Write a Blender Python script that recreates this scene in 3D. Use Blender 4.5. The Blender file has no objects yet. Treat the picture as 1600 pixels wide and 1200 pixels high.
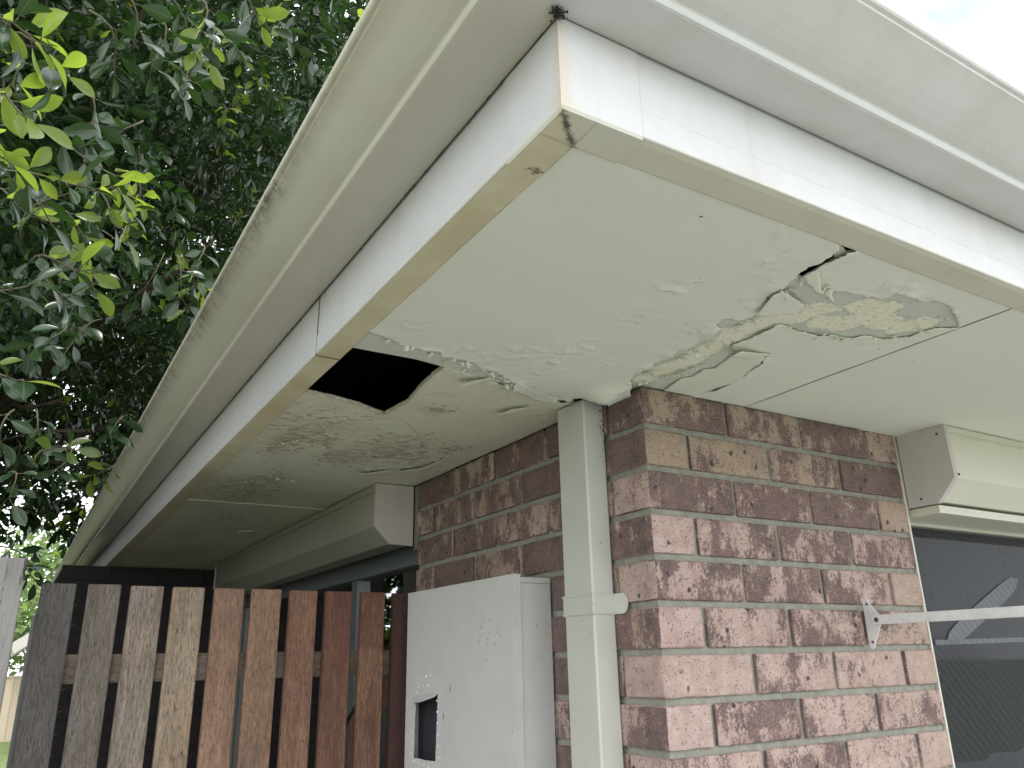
import bpy, bmesh, math, random
import numpy as np
from mathutils import Vector, Matrix, noise
from mathutils.geometry import delaunay_2d_cdt
rad = math.radians
SC = bpy.context.scene
COL = SC.collection
# ------------------------------------------------------------------ camera
CAM = Vector((-1.01807, -1.15586, -0.51914))
R_ = Vector((0.85508273, -0.51810558, -0.02000349))
U_ = Vector((-0.15389758, -0.29045641, 0.94443137))
F_ = Vector((0.4951253, 0.80448846, 0.32809946))
FPX = 1236.73
cd = bpy.data.cameras.new('camera')
cam = bpy.data.objects.new('camera', cd)
COL.objects.link(cam)
m = Matrix.Identity(4)
for i in range(3):
    m[i][0] = R_[i]; m[i][1] = U_[i]; m[i][2] = -F_[i]; m[i][3] = CAM[i]
cam.matrix_world = m
cd.sensor_width = 36.0
cd.lens = 36.0 * FPX / 1600
cd.clip_start = 0.02
cd.clip_end = 500
SC.camera = cam
# ------------------------------------------------------------------ world, sun
SUN_EL, SUN_AZ = 58, 205      # azimuth the light comes from, degrees clockwise from +Y
w = bpy.data.worlds.new('World'); SC.world = w; w.use_nodes = True
nt = w.node_tree; nt.nodes.clear()
def N(nt, t, **k):
    n = nt.nodes.new(t)
    for a, b in k.items():
        if a == 'inp':
            for i, v in b.items(): n.inputs[i].default_value = v
        else: setattr(n, a, b)
    return n
sky = N(nt, 'ShaderNodeTexSky', sky_type='NISHITA', sun_disc=False, sun_elevation=rad(SUN_EL), sun_rotation=rad(SUN_AZ), air_density=1.2, dust_density=1.5)
tc = N(nt, 'ShaderNodeTexCoord')
mp = N(nt, 'ShaderNodeMapping'); mp.inputs['Scale'].default_value = (1, 1, 1.6); mp.inputs['Location'].default_value = (.35, .1, 0)
no = N(nt, 'ShaderNodeTexNoise', inp={'Scale': 2.6, 'Detail': 7, 'Roughness': .55})
cr = N(nt, 'ShaderNodeValToRGB'); cr.color_ramp.elements[0].position = .30; cr.color_ramp.elements[1].position = .44
mx = N(nt, 'ShaderNodeMix', data_type='RGBA'); mx.inputs[7].default_value = (12.2, 12.6, 13.2, 1)
bg = N(nt, 'ShaderNodeBackground', inp={'Strength': .13}); wo = N(nt, 'ShaderNodeOutputWorld')
L = nt.links.new
L(tc.outputs['Generated'], mp.inputs[0]); L(mp.outputs[0], no.inputs[0]); L(no.outputs[0], cr.inputs[0]); L(cr.outputs[0], mx.inputs[0])
d0 = (R_ * .625 + U_ * .50 + F_).normalized()
dp_ = N(nt, 'ShaderNodeVectorMath', operation='DOT_PRODUCT'); dp_.inputs[1].default_value = d0
L(tc.outputs['Generated'], dp_.inputs[0])
n9 = N(nt, 'ShaderNodeTexNoise', inp={'Scale': 9.0, 'Detail': 6, 'Roughness': .6}); L(tc.outputs['Generated'], n9.inputs[0])
ad_ = N(nt, 'ShaderNodeMath', operation='MULTIPLY_ADD'); ad_.inputs[1].default_value = .02; L(n9.outputs[0], ad_.inputs[0]); L(dp_.outputs['Value'], ad_.inputs[2])
sc_ = N(nt, 'ShaderNodeMapRange'); sc_.inputs[1].default_value = 1.002; sc_.inputs[2].default_value = 1.0085; sc_.inputs[3].default_value = 1; sc_.inputs[4].default_value = .3
L(ad_.outputs[0], sc_.inputs[0])
ml = N(nt, 'ShaderNodeMath', operation='MULTIPLY'); L(cr.outputs[0], ml.inputs[0]); L(sc_.outputs[0], ml.inputs[1]); L(ml.outputs[0], mx.inputs[0])
L(sky.outputs[0], mx.inputs[6]); L(mx.outputs[2], bg.inputs[0]); L(bg.outputs[0], wo.inputs[0])
sl = bpy.data.lights.new('sun', 'SUN'); sl.energy = 1.2; sl.angle = rad(14); sl.color = (1, .96, .9)
so = bpy.data.objects.new('sun', sl); COL.objects.link(so)
a, e = rad(SUN_AZ), rad(SUN_EL)
sd = Vector((math.sin(a) * math.cos(e), math.cos(a) * math.cos(e), math.sin(e)))
so.rotation_euler = sd.to_track_quat('Z', 'Y').to_euler()
SC.view_settings.view_transform = 'Standard'; SC.view_settings.look = 'None'
SC.view_settings.exposure = 0.84
SC.view_settings.gamma = 1
SC.render.engine = 'CYCLES'
SC.cycles.max_bounces = 8; SC.cycles.diffuse_bounces = 5; SC.cycles.transparent_max_bounces = 12
random.seed(7)
rnd = random.random
def ray(px, py):
    return (R_ * ((px - 800) / FPX) - U_ * ((py - 600) / FPX) + F_)
def S(px, py, z=0.0):            # point of the soffit plane
    d = ray(px, py); t = (z - CAM.z) / d.z
    q = CAM + d * t
    return (q.x, q.y)
# ------------------------------------------------------------------ materials
def mat(name):
    m = bpy.data.materials.new(name); m.use_nodes = True
    nt = m.node_tree
    return m, nt, nt.nodes['Principled BSDF']
def tex(nt, scale, detail=6, rough=.6, vec=None, stretch=None, offs=None):
    n = N(nt, 'ShaderNodeTexNoise', inp={'Scale': scale, 'Detail': detail, 'Roughness': rough})
    if vec is None:
        t = nt.nodes.get('TC') or N(nt, 'ShaderNodeTexCoord', name='TC'); vec = t.outputs['Object']
    if stretch or offs:
        mp = N(nt, 'ShaderNodeMapping'); mp.inputs['Scale'].default_value = stretch or (1, 1, 1)
        if offs: mp.inputs['Location'].default_value = offs
        nt.links.new(vec, mp.inputs[0]); vec = mp.outputs[0]
    nt.links.new(vec, n.inputs[0])
    return n.outputs[0]
def ramp(nt, fac, stops):
    r = N(nt, 'ShaderNodeValToRGB')
    el = r.color_ramp.elements
    while len(el) < len(stops): el.new(.5)
    for e, (p, c) in zip(el, stops):
        e.position = p
        e.color = (c, c, c, 1) if isinstance(c, (int, float)) else (*c, 1)
    nt.links.new(fac, r.inputs[0])
    return r.outputs[0]
def mix(nt, fac, a, b, mode='MIX'):
    n = N(nt, 'ShaderNodeMix', data_type='RGBA', blend_type=mode)
    for i, v in ((0, fac), (6, a), (7, b)):
        if hasattr(v, 'links'): nt.links.new(v, n.inputs[i])
        elif i == 0: n.inputs[0].default_value = v
        else: n.inputs[i].default_value = (*v, 1) if len(v) == 3 else v
    return n.outputs[2]
def mth(nt, op, a, b=None, clamp=False):
    n = N(nt, 'ShaderNodeMath', operation=op, use_clamp=clamp)
    for i, v in ((0, a), (1, b)):
        if v is None: continue
        if hasattr(v, 'links'): nt.links.new(v, n.inputs[i])
        else: n.inputs[i].default_value = v
    return n.outputs[0]
def bump(nt, bs, h, dist, strength=1):
    b = N(nt, 'ShaderNodeBump', inp={'Strength': strength, 'Distance': dist})
    nt.links.new(h, b.inputs['Height']); nt.links.new(b.outputs[0], bs.inputs['Normal'])
def attr(nt, name):
    a = N(nt, 'ShaderNodeAttribute', attribute_name=name)
    s = N(nt, 'ShaderNodeSeparateColor'); nt.links.new(a.outputs['Color'], s.inputs[0])
    return s.outputs
def sepxyz(nt):
    t = nt.nodes.get('TC') or N(nt, 'ShaderNodeTexCoord', name='TC')
    s = N(nt, 'ShaderNodeSeparateXYZ'); nt.links.new(t.outputs['Object'], s.inputs[0]); return s.outputs

def paint(name, col, rough=.45, dirt=.25, dirtcol=(.20, .18, .11), speck=True, bumpd=.0006, scale=9):
    m, nt, b = mat(name)
    n1 = tex(nt, scale, 8, .65)
    f = mth(nt, 'MULTIPLY', ramp(nt, n1, [(.42, 0), (.72, 1)]), dirt)
    c = mix(nt, f, col, dirtcol)
    n0 = tex(nt, 2.2, 3, .5)
    c = mix(nt, mth(nt, 'MULTIPLY', n0, .14), c, tuple(x * .62 for x in col))
    if speck:
        v = N(nt, 'ShaderNodeTexVoronoi', inp={'Scale': 19.0}); nt.links.new(nt.nodes['TC'].outputs['Object'], v.inputs[0])
        sp = mth(nt, 'LESS_THAN', v.outputs['Distance'], .035)
        sp = mth(nt, 'MULTIPLY', sp, ramp(nt, tex(nt, 5, 2), [(.50, 0), (.56, .75)]))
        c = mix(nt, sp, c, (.06, .05, .04))
    nt.links.new(c, b.inputs['Base Color'])
    b.inputs['Roughness'].default_value = rough
    h = mth(nt, 'ADD', tex(nt, 420, 3, .6), mth(nt, 'MULTIPLY', tex(nt, 30, 4), 1.2))
    bump(nt, b, h, bumpd, .5)
    return m
M = {}
M['fascia'] = paint('fascia_paint', (.61, .61, .62), .42, .22, (.42, .34, .22))
def corner_rust(m):
    nt = m.node_tree; b = nt.nodes['Principled BSDF']; prev = b.inputs['Base Color'].links[0].from_socket
    s = sepxyz(nt)
    d = mth(nt, 'ADD', mth(nt, 'MAXIMUM', s[0], s[1]), .629)
    d = mth(nt, 'ADD', d, mth(nt, 'MULTIPLY', mth(nt, 'SUBTRACT', tex(nt, 60, 6, .7), .5), .03))
    d = mth(nt, 'ADD', d, mth(nt, 'MULTIPLY', s[2], .08))
    f = mth(nt, 'MULTIPLY', ramp(nt, mth(nt, 'ADD', d, .5), [(.504, 1), (.520, 0)]), .6)
    c = mix(nt, f, prev, (.60, .47, .33))
    e_ = mth(nt, 'ADD', s[2], mth(nt, 'MULTIPLY', mth(nt, 'SUBTRACT', tex(nt, 25, 6, .7, stretch=(.4, .4, 1)), .5), .02))
    f2 = mth(nt, 'MULTIPLY', ramp(nt, mth(nt, 'ADD', e_, .5), [(.500, 1), (.508, 0)]), .35)
    c = mix(nt, f2, c, (.62, .58, .42))
    # grey rain streaks
    f3 = mth(nt, 'MULTIPLY', ramp(nt, tex(nt, 26, 6, .7, stretch=(1, 1, .07), offs=(2, 2, 2)), [(.56, 0), (.74, 1)]), .18)
    c = mix(nt, f3, c, (.36, .32, .27))
    nt.links.new(c, b.inputs['Base Color'])
corner_rust(M['fascia'])
M['strip'] = paint('stained_paint', (.62, .595, .41), .55, .75, (.45, .37, .18), scale=7)
M['gutter'] = paint('gutter_paint', (.55, .555, .53), .38, .25, (.36, .33, .22))
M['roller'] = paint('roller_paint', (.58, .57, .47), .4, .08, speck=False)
M['rollerL'] = paint('shaded_roller_paint', (.36, .35, .285), .45, .12, speck=False)  # roller paint darkened for the shaded side, shade put in the colour
M['cap'] = paint('cap_paint', (.50, .455, .43), .45, .08, speck=False)
M['pipe'] = paint('pipe_paint', (.52, .52, .475), .4, .15, (.3, .3, .22))
M['box'] = paint('box_paint', (.53, .53, .51), .5, .22, (.33, .33, .29), scale=14)
M['arm'] = paint('arm_paint', (.66, .64, .64), .45, .35, (.25, .23, .22), scale=30)
M['frame'] = paint('frame_paint', (.60, .59, .50), .5, .2)
M['post'] = None

def paint_dirty_lip(name, base, side):
    # gutter: painted metal with mould growing in the crease below its lip
    m = base.copy(); m.name = name
    nt = m.node_tree; b = nt.nodes['Principled BSDF']
    prev = b.inputs['Base Color'].links[0].from_socket
    s = sepxyz(nt)
    # distance below the crease, mould follows z near the lip
    z = s[2]
    near = ramp(nt, mth(nt, 'ADD', mth(nt, 'MULTIPLY', z, 1.0), .5), [(.5 + .146, 0), (.5 + .165, 1), (.5 + .172, 1), (.5 + .176, 0)])
    grow = ramp(nt, tex(nt, 38, 8, .75, stretch=(1, 1, 1)), [(.44, 0), (.58, 1)])
    wide = ramp(nt, tex(nt, 3.5, 3, .5), [(.38, .1), (.62, 1)])
    f = mth(nt, 'MULTIPLY', mth(nt, 'MULTIPLY', near, grow), wide)
    if side:      # the side gutter has weathered to a warm cream with brown films
        prev = mix(nt, .55, prev, (.56, .535, .40))
        film = mth(nt, 'MULTIPLY', ramp(nt, tex(nt, 2.6, 6, .65, stretch=(1, .35, 1)), [(.40, 0), (.70, 1)]), .32)
        prev = mix(nt, film, prev, (.36, .32, .20))
    haze = mth(nt, 'MULTIPLY', near, .45 if side else .12)
    c = mix(nt, haze, prev, (.27, .25, .15))
    c = mix(nt, mth(nt, 'MULTIPLY', f, .72 if side else .12), c, (.06, .055, .04))
    nt.links.new(c, b.inputs['Base Color'])
    return m
def mitre_mould(m):
    nt = m.node_tree; b = nt.nodes['Principled BSDF']; prev = b.inputs['Base Color'].links[0].from_socket
    s = sepxyz(nt)
    dd = mth(nt, 'ABSOLUTE', mth(nt, 'SUBTRACT', s[0], s[1]))
    dd = mth(nt, 'ADD', dd, mth(nt, 'MULTIPLY', mth(nt, 'SUBTRACT', tex(nt, 130, 8, .75), .5), .030))
    near = ramp(nt, mth(nt, 'ADD', s[0], 1.0), [(.417, 1), (.430, 0)])      # only by the corner
    f = mth(nt, 'MULTIPLY', ramp(nt, dd, [(.0020, 1), (.0055, 0)]), near)
    c = mix(nt, mth(nt, 'MULTIPLY', f, .92), prev, (.055, .050, .045))
    # dirty knot where the cover piece ends
    ky = mth(nt, 'ADD', mth(nt, 'ABSOLUTE', mth(nt, 'ADD', s[1], .527)), mth(nt, 'ABSOLUTE', mth(nt, 'ADD', s[0], .594)))
    ky = mth(nt, 'ADD', ky, mth(nt, 'MULTIPLY', mth(nt, 'SUBTRACT', tex(nt, 150, 8, .75, offs=(5, 1, 0)), .5), .05))
    c = mix(nt, mth(nt, 'MULTIPLY', ramp(nt, ky, [(.004, 1), (.012, 0)]), .85), c, (.09, .07, .05))
    # thin dark line on the inner edge against the soffit
    ed = mth(nt, 'MINIMUM', mth(nt, 'ABSOLUTE', mth(nt, 'ADD', s[0], .5845)), mth(nt, 'ABSOLUTE', mth(nt, 'ADD', s[1], .5845)))
    ed = mth(nt, 'ADD', ed, mth(nt, 'MULTIPLY', tex(nt, 40, 6, .7), .004))
    c = mix(nt, mth(nt, 'MULTIPLY', ramp(nt, ed, [(.0015, 1), (.0030, 0)]), .7), c, (.16, .13, .08))
    nt.links.new(c, b.inputs['Base Color'])
mitre_mould(M['strip'])
M['stripR'] = paint('stained_paint_front', (.60, .60, .49), .55, .5, (.48, .44, .30), scale=6)
mitre_mould(M['stripR'])
M['gutterL'] = paint_dirty_lip('gutter_mouldy', M['gutter'], True)
M['gutterR'] = paint_dirty_lip('gutter_clean', M['gutter'], False)

def brick_mat():
    m, nt, b = mat('clinker_brick')
    A = attr(nt, 'bk')
    tcn = N(nt, 'ShaderNodeTexCoord', name='TC')
    ad = N(nt, 'ShaderNodeVectorMath', operation='ADD')
    cb = N(nt, 'ShaderNodeCombineXYZ')
    for i in range(3): nt.links.new(mth(nt, 'MULTIPLY', A[1], 17.0 + 5 * i), cb.inputs[i])
    nt.links.new(tcn.outputs['Object'], ad.inputs[0]); nt.links.new(cb.outputs[0], ad.inputs[1])
    V = ad.outputs[0]
    big = tex(nt, 16, 9, .72, V, (1, 1, .75))
    streak = tex(nt, 70, 5, .7, V, (1, 1, .22))
    fine = tex(nt, 210, 5, .8, V)
    t = mth(nt, 'ADD', big, mth(nt, 'MULTIPLY', mth(nt, 'SUBTRACT', streak, .5), .26))
    t = mth(nt, 'ADD', t, mth(nt, 'MULTIPLY', mth(nt, 'SUBTRACT', fine, .5), .52))
    t = mth(nt, 'ADD', t, mth(nt, 'MULTIPLY', mth(nt, 'SUBTRACT', A[0], .5), .62))
    f = ramp(nt, t, [(.465, 0), (.54, .97)])
    warm = mix(nt, A[2], (.48, .36, .325), (.345, .275, .195))  # sandy brick colour, darkened further for shade on the top courses
    warm = mix(nt, ramp(nt, tex(nt, 40, 4, .6, V), [(.35, 0), (.7, .75)]), warm, (.34, .215, .185))
    dark = mix(nt, ramp(nt, tex(nt, 30, 5, .6, V), [(.4, 0), (.65, 1)]), (.165, .10, .094), (.098, .066, .065))
    c = mix(nt, f, warm, dark)
    blot = ramp(nt, tex(nt, 9, 5, .6, V, offs=(7, 7, 1)), [(.52, 0), (.68, .3)])
    c = mix(nt, blot, c, (.19, .125, .112))
    # pale sand grains and dark pits
    c = mix(nt, ramp(nt, tex(nt, 420, 2, .5, V), [(.60, 0), (.68, .5)]), c, (.56, .46, .40))
    c = mix(nt, ramp(nt, tex(nt, 200, 3, .6, V, offs=(3, 1, 7)), [(.585, 0), (.65, .8)]), c, (.10, .07, .055))
    v = N(nt, 'ShaderNodeTexVoronoi', inp={'Scale': 24.0})
    wv = mix(nt, .035, V, (0, 0, 0), 'ADD')
    nt.links.new(V, v.inputs[0])
    dn = mth(nt, 'ADD', v.outputs['Distance'], mth(nt, 'MULTIPLY', tex(nt, 90, 4, .7, V), .28))
    sp = mth(nt, 'MULTIPLY', ramp(nt, dn, [(.235, 1), (.30, 0)]), ramp(nt, tex(nt, 12, 2, .5, V), [(.46, 0), (.53, .92)]))
    c = mix(nt, sp, c, (.035, .033, .035))
    nt.links.new(c, b.inputs['Base Color'])
    b.inputs['Roughness'].default_value = .92
    h = mth(nt, 'ADD', mth(nt, 'MULTIPLY', fine, 1.0), mth(nt, 'MULTIPLY', streak, .6))
    h = mth(nt, 'SUBTRACT', h, mth(nt, 'MULTIPLY', sp, .5))
    bump(nt, b, h, .0022, .8)
    return m
M['brick'] = brick_mat()
def mortar_mat():
    m, nt, b = mat('mortar')
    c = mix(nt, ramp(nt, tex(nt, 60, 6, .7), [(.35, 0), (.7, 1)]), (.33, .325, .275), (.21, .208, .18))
    nt.links.new(c, b.inputs['Base Color']); b.inputs['Roughness'].default_value = .95
    bump(nt, b, tex(nt, 220, 5, .7), .003, .9)
    return m
M['mortar'] = mortar_mat()
def plain(name, col, rough=.6, metal=0, bumpd=0, bs=200):
    m, nt, b = mat(name)
    n = tex(nt, 14, 5, .6)
    c = mix(nt, mth(nt, 'MULTIPLY', n, .5), col, tuple(x * .6 for x in col))
    nt.links.new(c, b.inputs['Base Color']); b.inputs['Roughness'].default_value = rough; b.inputs['Metallic'].default_value = metal
    if bumpd: bump(nt, b, tex(nt, bs, 4, .6), bumpd, .6)
    return m
M['dark'] = plain('dark_cavity', (.018, .022, .036), .8)  # near black, so the cavity's shade sits in the colour
M['hole'] = plain('hole_shade', (.035, .037, .045), .45)
M['sarking'] = plain('roof_sarking', (.07, .09, .15), .6)
M['timber'] = plain('rafter_timber', (.016, .015, .018), .8)  # near-black rafters, the darkness of the roof cavity painted in
M['roofing'] = plain('roof_tile', (.16, .12, .10), .8, 0, .003, 60)
M['steel'] = plain('rusty_screw', (.16, .11, .10), .5, .6)
M['nail'] = plain('black_nail', (.02, .018, .018), .6)
M['chip'] = plain('bare_edge', (.72, .72, .70), .5)
M['edge'] = plain('sheet_edge', (.50, .48, .40), .9, 0, .001)
M['gapjoint'] = plain('joint_shadow', (.24, .24, .20), .9)

def soffit_paint(name, col, stain, bumps=1.0):
    # r: stain amount, g: blistering, b: black mould
    m, nt, b = mat(name)
    A = attr(nt, 'st')
    n = tex(nt, 3.2, 5, .55)
    c = mix(nt, mth(nt, 'MULTIPLY', n, .16), col, tuple(x * .74 for x in col))
    def patch(scale, a_, lo, hi, gain, off=(0, 0, 0), st=(1, 1.5, 1)):
        t = mth(nt, 'ADD', tex(nt, scale, 9, .74, stretch=st, offs=off), mth(nt, 'MULTIPLY', mth(nt, 'SUBTRACT', a_, 1.0), gain))
        return ramp(nt, t, [(lo, 0), (hi, 1)])
    soft = mth(nt, 'MULTIPLY', patch(9, A[0], .22, .75, .35, (1, 1, 4)), .40)
    c = mix(nt, soft, c, tuple(.5 * (x + y) for x, y in zip(col, stain)))
    f1 = patch(34, A[0], .44, .48, .24)
    rim = patch(34, A[0], .405, .44, .24)
    c = mix(nt, mth(nt, 'MULTIPLY', f1, .62), c, stain)
    c = mix(nt, mth(nt, 'MULTIPLY', mth(nt, 'SUBTRACT', rim, f1, True), .8), c, tuple(min(.9, x * 1.15) for x in col))
    f2 = patch(48, A[0], .47, .52, .30, (4, 3, 1))
    c = mix(nt, mth(nt, 'MULTIPLY', f2, .85), c, (.60, .56, .43))
    f3 = patch(60, A[2], .515, .565, .28, (2, 5, 1))
    c = mix(nt, mth(nt, 'MULTIPLY', f3, .85), c, (.07, .058, .035))
    v = N(nt, 'ShaderNodeTexVoronoi', inp={'Scale': 13.0}); nt.links.new(nt.nodes['TC'].outputs['Object'], v.inputs[0])
    sp = mth(nt, 'MULTIPLY', mth(nt, 'LESS_THAN', v.outputs['Distance'], .03), ramp(nt, tex(nt, 6, 2), [(.48, 0), (.53, .8)]))
    c = mix(nt, sp, c, (.05, .045, .03))
    nt.links.new(c, b.inputs['Base Color']); b.inputs['Roughness'].default_value = .6
    bl = mth(nt, 'MULTIPLY', ramp(nt, mth(nt, 'ADD', tex(nt, 75, 3, .55), mth(nt, 'MULTIPLY', mth(nt, 'SUBTRACT', A[1], 1.0), .25)), [(.50, 0), (.60, 1)]), A[1])
    h = mth(nt, 'ADD', mth(nt, 'MULTIPLY', bl, 1.6 * bumps), mth(nt, 'MULTIPLY', tex(nt, 240, 2), .12))
    h = mth(nt, 'ADD', h, mth(nt, 'MULTIPLY', tex(nt, 12, 3), 1.6))
    h = mth(nt, 'SUBTRACT', h, mth(nt, 'MULTIPLY', mth(nt, 'ADD', f1, f2), .9))
    bump(nt, b, h, .0011, .8)
    return m
M['skin'] = soffit_paint('soffit_paint', (.72, .75, .635), (.36, .31, .20))
M['skinE'] = soffit_paint('soffit_paint_stained', (.65, .66, .51), (.27, .22, .13), 1.3)
M['skinflap'] = plain('paint_flap', (.74, .785, .65), .7, 0, .0006)
def board_mat():
    # bare sheet: grey paper, with crumbly cream filler where r is high
    m, nt, b = mat('bare_board')
    A = attr(nt, 'st')
    grey = mix(nt, tex(nt, 6, 4), (.57, .605, .52), (.51, .54, .455))
    t = mth(nt, 'ADD', tex(nt, 38, 9, .76, stretch=(1, 1.5, 1)), mth(nt, 'MULTIPLY', mth(nt, 'SUBTRACT', A[0], .5), .5))
    f = ramp(nt, t, [(.49, 0), (.52, 1)])
    cream = mix(nt, ramp(nt, tex(nt, 110, 6, .7), [(.4, 0), (.7, 1)]), (.77, .79, .63), (.66, .67, .51))
    c = mix(nt, f, grey, cream)
    pits = mth(nt, 'MULTIPLY', ramp(nt, tex(nt, 60, 8, .8, stretch=(1, 1.8, 1)), [(.58, 0), (.62, 1)]), f)
    c = mix(nt, mth(nt, 'MULTIPLY', pits, .75), c, (.54, .54, .46))
    c = mix(nt, mth(nt, 'MULTIPLY', ramp(nt, tex(nt, 20, 6, .7, offs=(1, 9, 2)), [(.45, 0), (.7, 1)]), A[1]), c, (.42, .38, .18))
    nt.links.new(c, b.inputs['Base Color']); b.inputs['Roughness'].default_value = .9
    h = mth(nt, 'ADD', mth(nt, 'MULTIPLY', mth(nt, 'SUBTRACT', f, pits), .6), mth(nt, 'MULTIPLY', mth(nt, 'MULTIPLY', tex(nt, 90, 4, .6), f), .7))
    bump(nt, b, h, .0011, .8)
    return m
M['board'] = board_mat()

def wood(name, top, bot, zcut, grey=(.30, .28, .26), g=.35, rough=.75):
    m, nt, b = mat(name)
    s = sepxyz(nt)
    off = (rnd() * 9, rnd() * 9, rnd() * 9)
    zz = mth(nt, 'ADD', s[2], mth(nt, 'MULTIPLY', tex(nt, 260, 3, .7, stretch=(1, 1, .03), offs=off), .03))
    cut = ramp(nt, mth(nt, 'ADD', zz, 1.0), [(1 + zcut + .011, 1), (1 + zcut + .019, 0)]) if zcut else None
    c = mix(nt, cut, top, bot) if cut is not None else mix(nt, 0., top, top)
    grain = tex(nt, 330, 7, .8, stretch=(1, 1, .07), offs=off)
    pores = tex(nt, 480, 4, .8, stretch=(1, 1, .13), offs=off)
    ring = tex(nt, 34, 5, .6, stretch=(1, 1, .09), offs=off)
    c = mix(nt, ramp(nt, ring, [(.36, .0), (.64, .75)]), c, tuple(x * .42 for x in top))
    c = mix(nt, ramp(nt, tex(nt, 9, 5, .65, stretch=(2, 1, .5), offs=off), [(.42, 0), (.66, .45)]), c, tuple(min(1, x * 1.35) for x in bot))
    c = mix(nt, mth(nt, 'MULTIPLY', ramp(nt, tex(nt, 16, 4, .6, stretch=(1, 1, .25), offs=off), [(.4, 0), (.62, 1)]), g), c, grey)
    c = mix(nt, ramp(nt, grain, [(.44, 0), (.60, .7)]), c, tuple(x * .38 for x in top))
    c = mix(nt, ramp(nt, pores, [(.54, 0), (.61, .8)]), c, (.035, .025, .02))
    c = mix(nt, ramp(nt, grain, [(.30, .35), (.42, 0)]), c, tuple(min(1, x * 1.6) for x in bot))
    nt.links.new(c, b.inputs['Base Color']); b.inputs['Roughness'].default_value = rough
    bump(nt, b, mth(nt, 'SUBTRACT', grain, mth(nt, 'MULTIPLY', ramp(nt, pores, [(.55, 0), (.65, 1)]), .6)), .0016, .6)
    return m

# ------------------------------------------------------------------ helpers
def meshobj(name, verts, faces, material, parent=None, smooth=False, mats=None, midx=None):
    me = bpy.data.meshes.new(name)
    me.from_pydata([tuple(v) for v in verts], [], [tuple(f) for f in faces])
    for q in (mats or [material]): me.materials.append(q)
    if midx is not None: me.polygons.foreach_set('material_index', midx)
    if smooth: me.polygons.foreach_set('use_smooth', [True] * len(me.polygons))
    me.update()
    o = bpy.data.objects.new(name, me); COL.objects.link(o)
    if parent: o.parent = parent
    return o
class MB:
    def __init__(s): s.v = []; s.f = []
    def add(s, v, f):
        n = len(s.v); s.v += [tuple(q) for q in v]; s.f += [tuple(i + n for i in q) for q in f]; return s
    def box(s, lo, hi, bev=.0, M4=None):
        bm = bmesh.new(); bmesh.ops.create_cube(bm, size=1)
        for v in bm.verts:
            v.co = Vector([lo[i] + (hi[i] - lo[i]) * (v.co[i] + .5) for i in range(3)])
        if bev: bmesh.ops.bevel(bm, geom=bm.edges[:], offset=bev, segments=2, affect='EDGES', profile=.5)
        if M4: bmesh.ops.transform(bm, matrix=M4, verts=bm.verts)
        bm.verts.index_update()
        s.add([v.co for v in bm.verts], [[v.index for v in f.verts] for f in bm.faces]); bm.free(); return s
    def prism(s, poly, axis, a, b):
        # poly: 2D points in the two other axes (in order), extruded along axis from a to b
        o = [i for i in range(3) if i != axis]
        vs = []
        for t in (a, b):
            for q in poly:
                c = [0, 0, 0]; c[axis] = t; c[o[0]] = q[0]; c[o[1]] = q[1]; vs.append(c)
        n = len(poly)
        fs = [list(range(n))[::-1], list(range(n, 2 * n))] + [[i, (i + 1) % n, n + (i + 1) % n, n + i] for i in range(n)]
        return s.add(vs, fs)
    def tube(s, pts, r0, r1=None, n=8):
        r1 = r0 if r1 is None else r1
        pts = [Vector(p) for p in pts]; vs = []; fs = []
        for i, p in enumerate(pts):
            d = (pts[min(i + 1, len(pts) - 1)] - pts[max(i - 1, 0)]).normalized()
            a = d.orthogonal().normalized() if i == 0 else (a - d * a.dot(d)).normalized()
            b = d.cross(a); r = r0 + (r1 - r0) * i / max(1, len(pts) - 1)
            for k in range(n): vs.append(p + (a * math.cos(2 * math.pi * k / n) + b * math.sin(2 * math.pi * k / n)) * r)
        for i in range(len(pts) - 1):
            for k in range(n): fs.append([i * n + k, i * n + (k + 1) % n, (i + 1) * n + (k + 1) % n, (i + 1) * n + k])
        fs.append(list(range(n))[::-1]); fs.append([(len(pts) - 1) * n + k for k in range(n)])
        return s.add(vs, fs)
    def build(s, name, material, parent=None, smooth=False):
        o = meshobj(name, s.v, s.f, material, parent, smooth)
        bm = bmesh.new(); bm.from_mesh(o.data); bmesh.ops.recalc_face_normals(bm, faces=bm.faces); bm.to_mesh(o.data); bm.free()
        return o
def thing(name, label, cat, loc=(0, 0, 0), group=None):
    o = bpy.data.objects.new(name, None); COL.objects.link(o); o.location = loc; o.empty_display_size = .1
    o['label'] = label; o['category'] = cat
    if group: o['group'] = group
    return o
def tag(o, label, cat, group=None):
    o['label'] = label; o['category'] = cat
    if group: o['group'] = group
    return o
def structure(o): o['kind'] = 'structure'; return o

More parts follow.
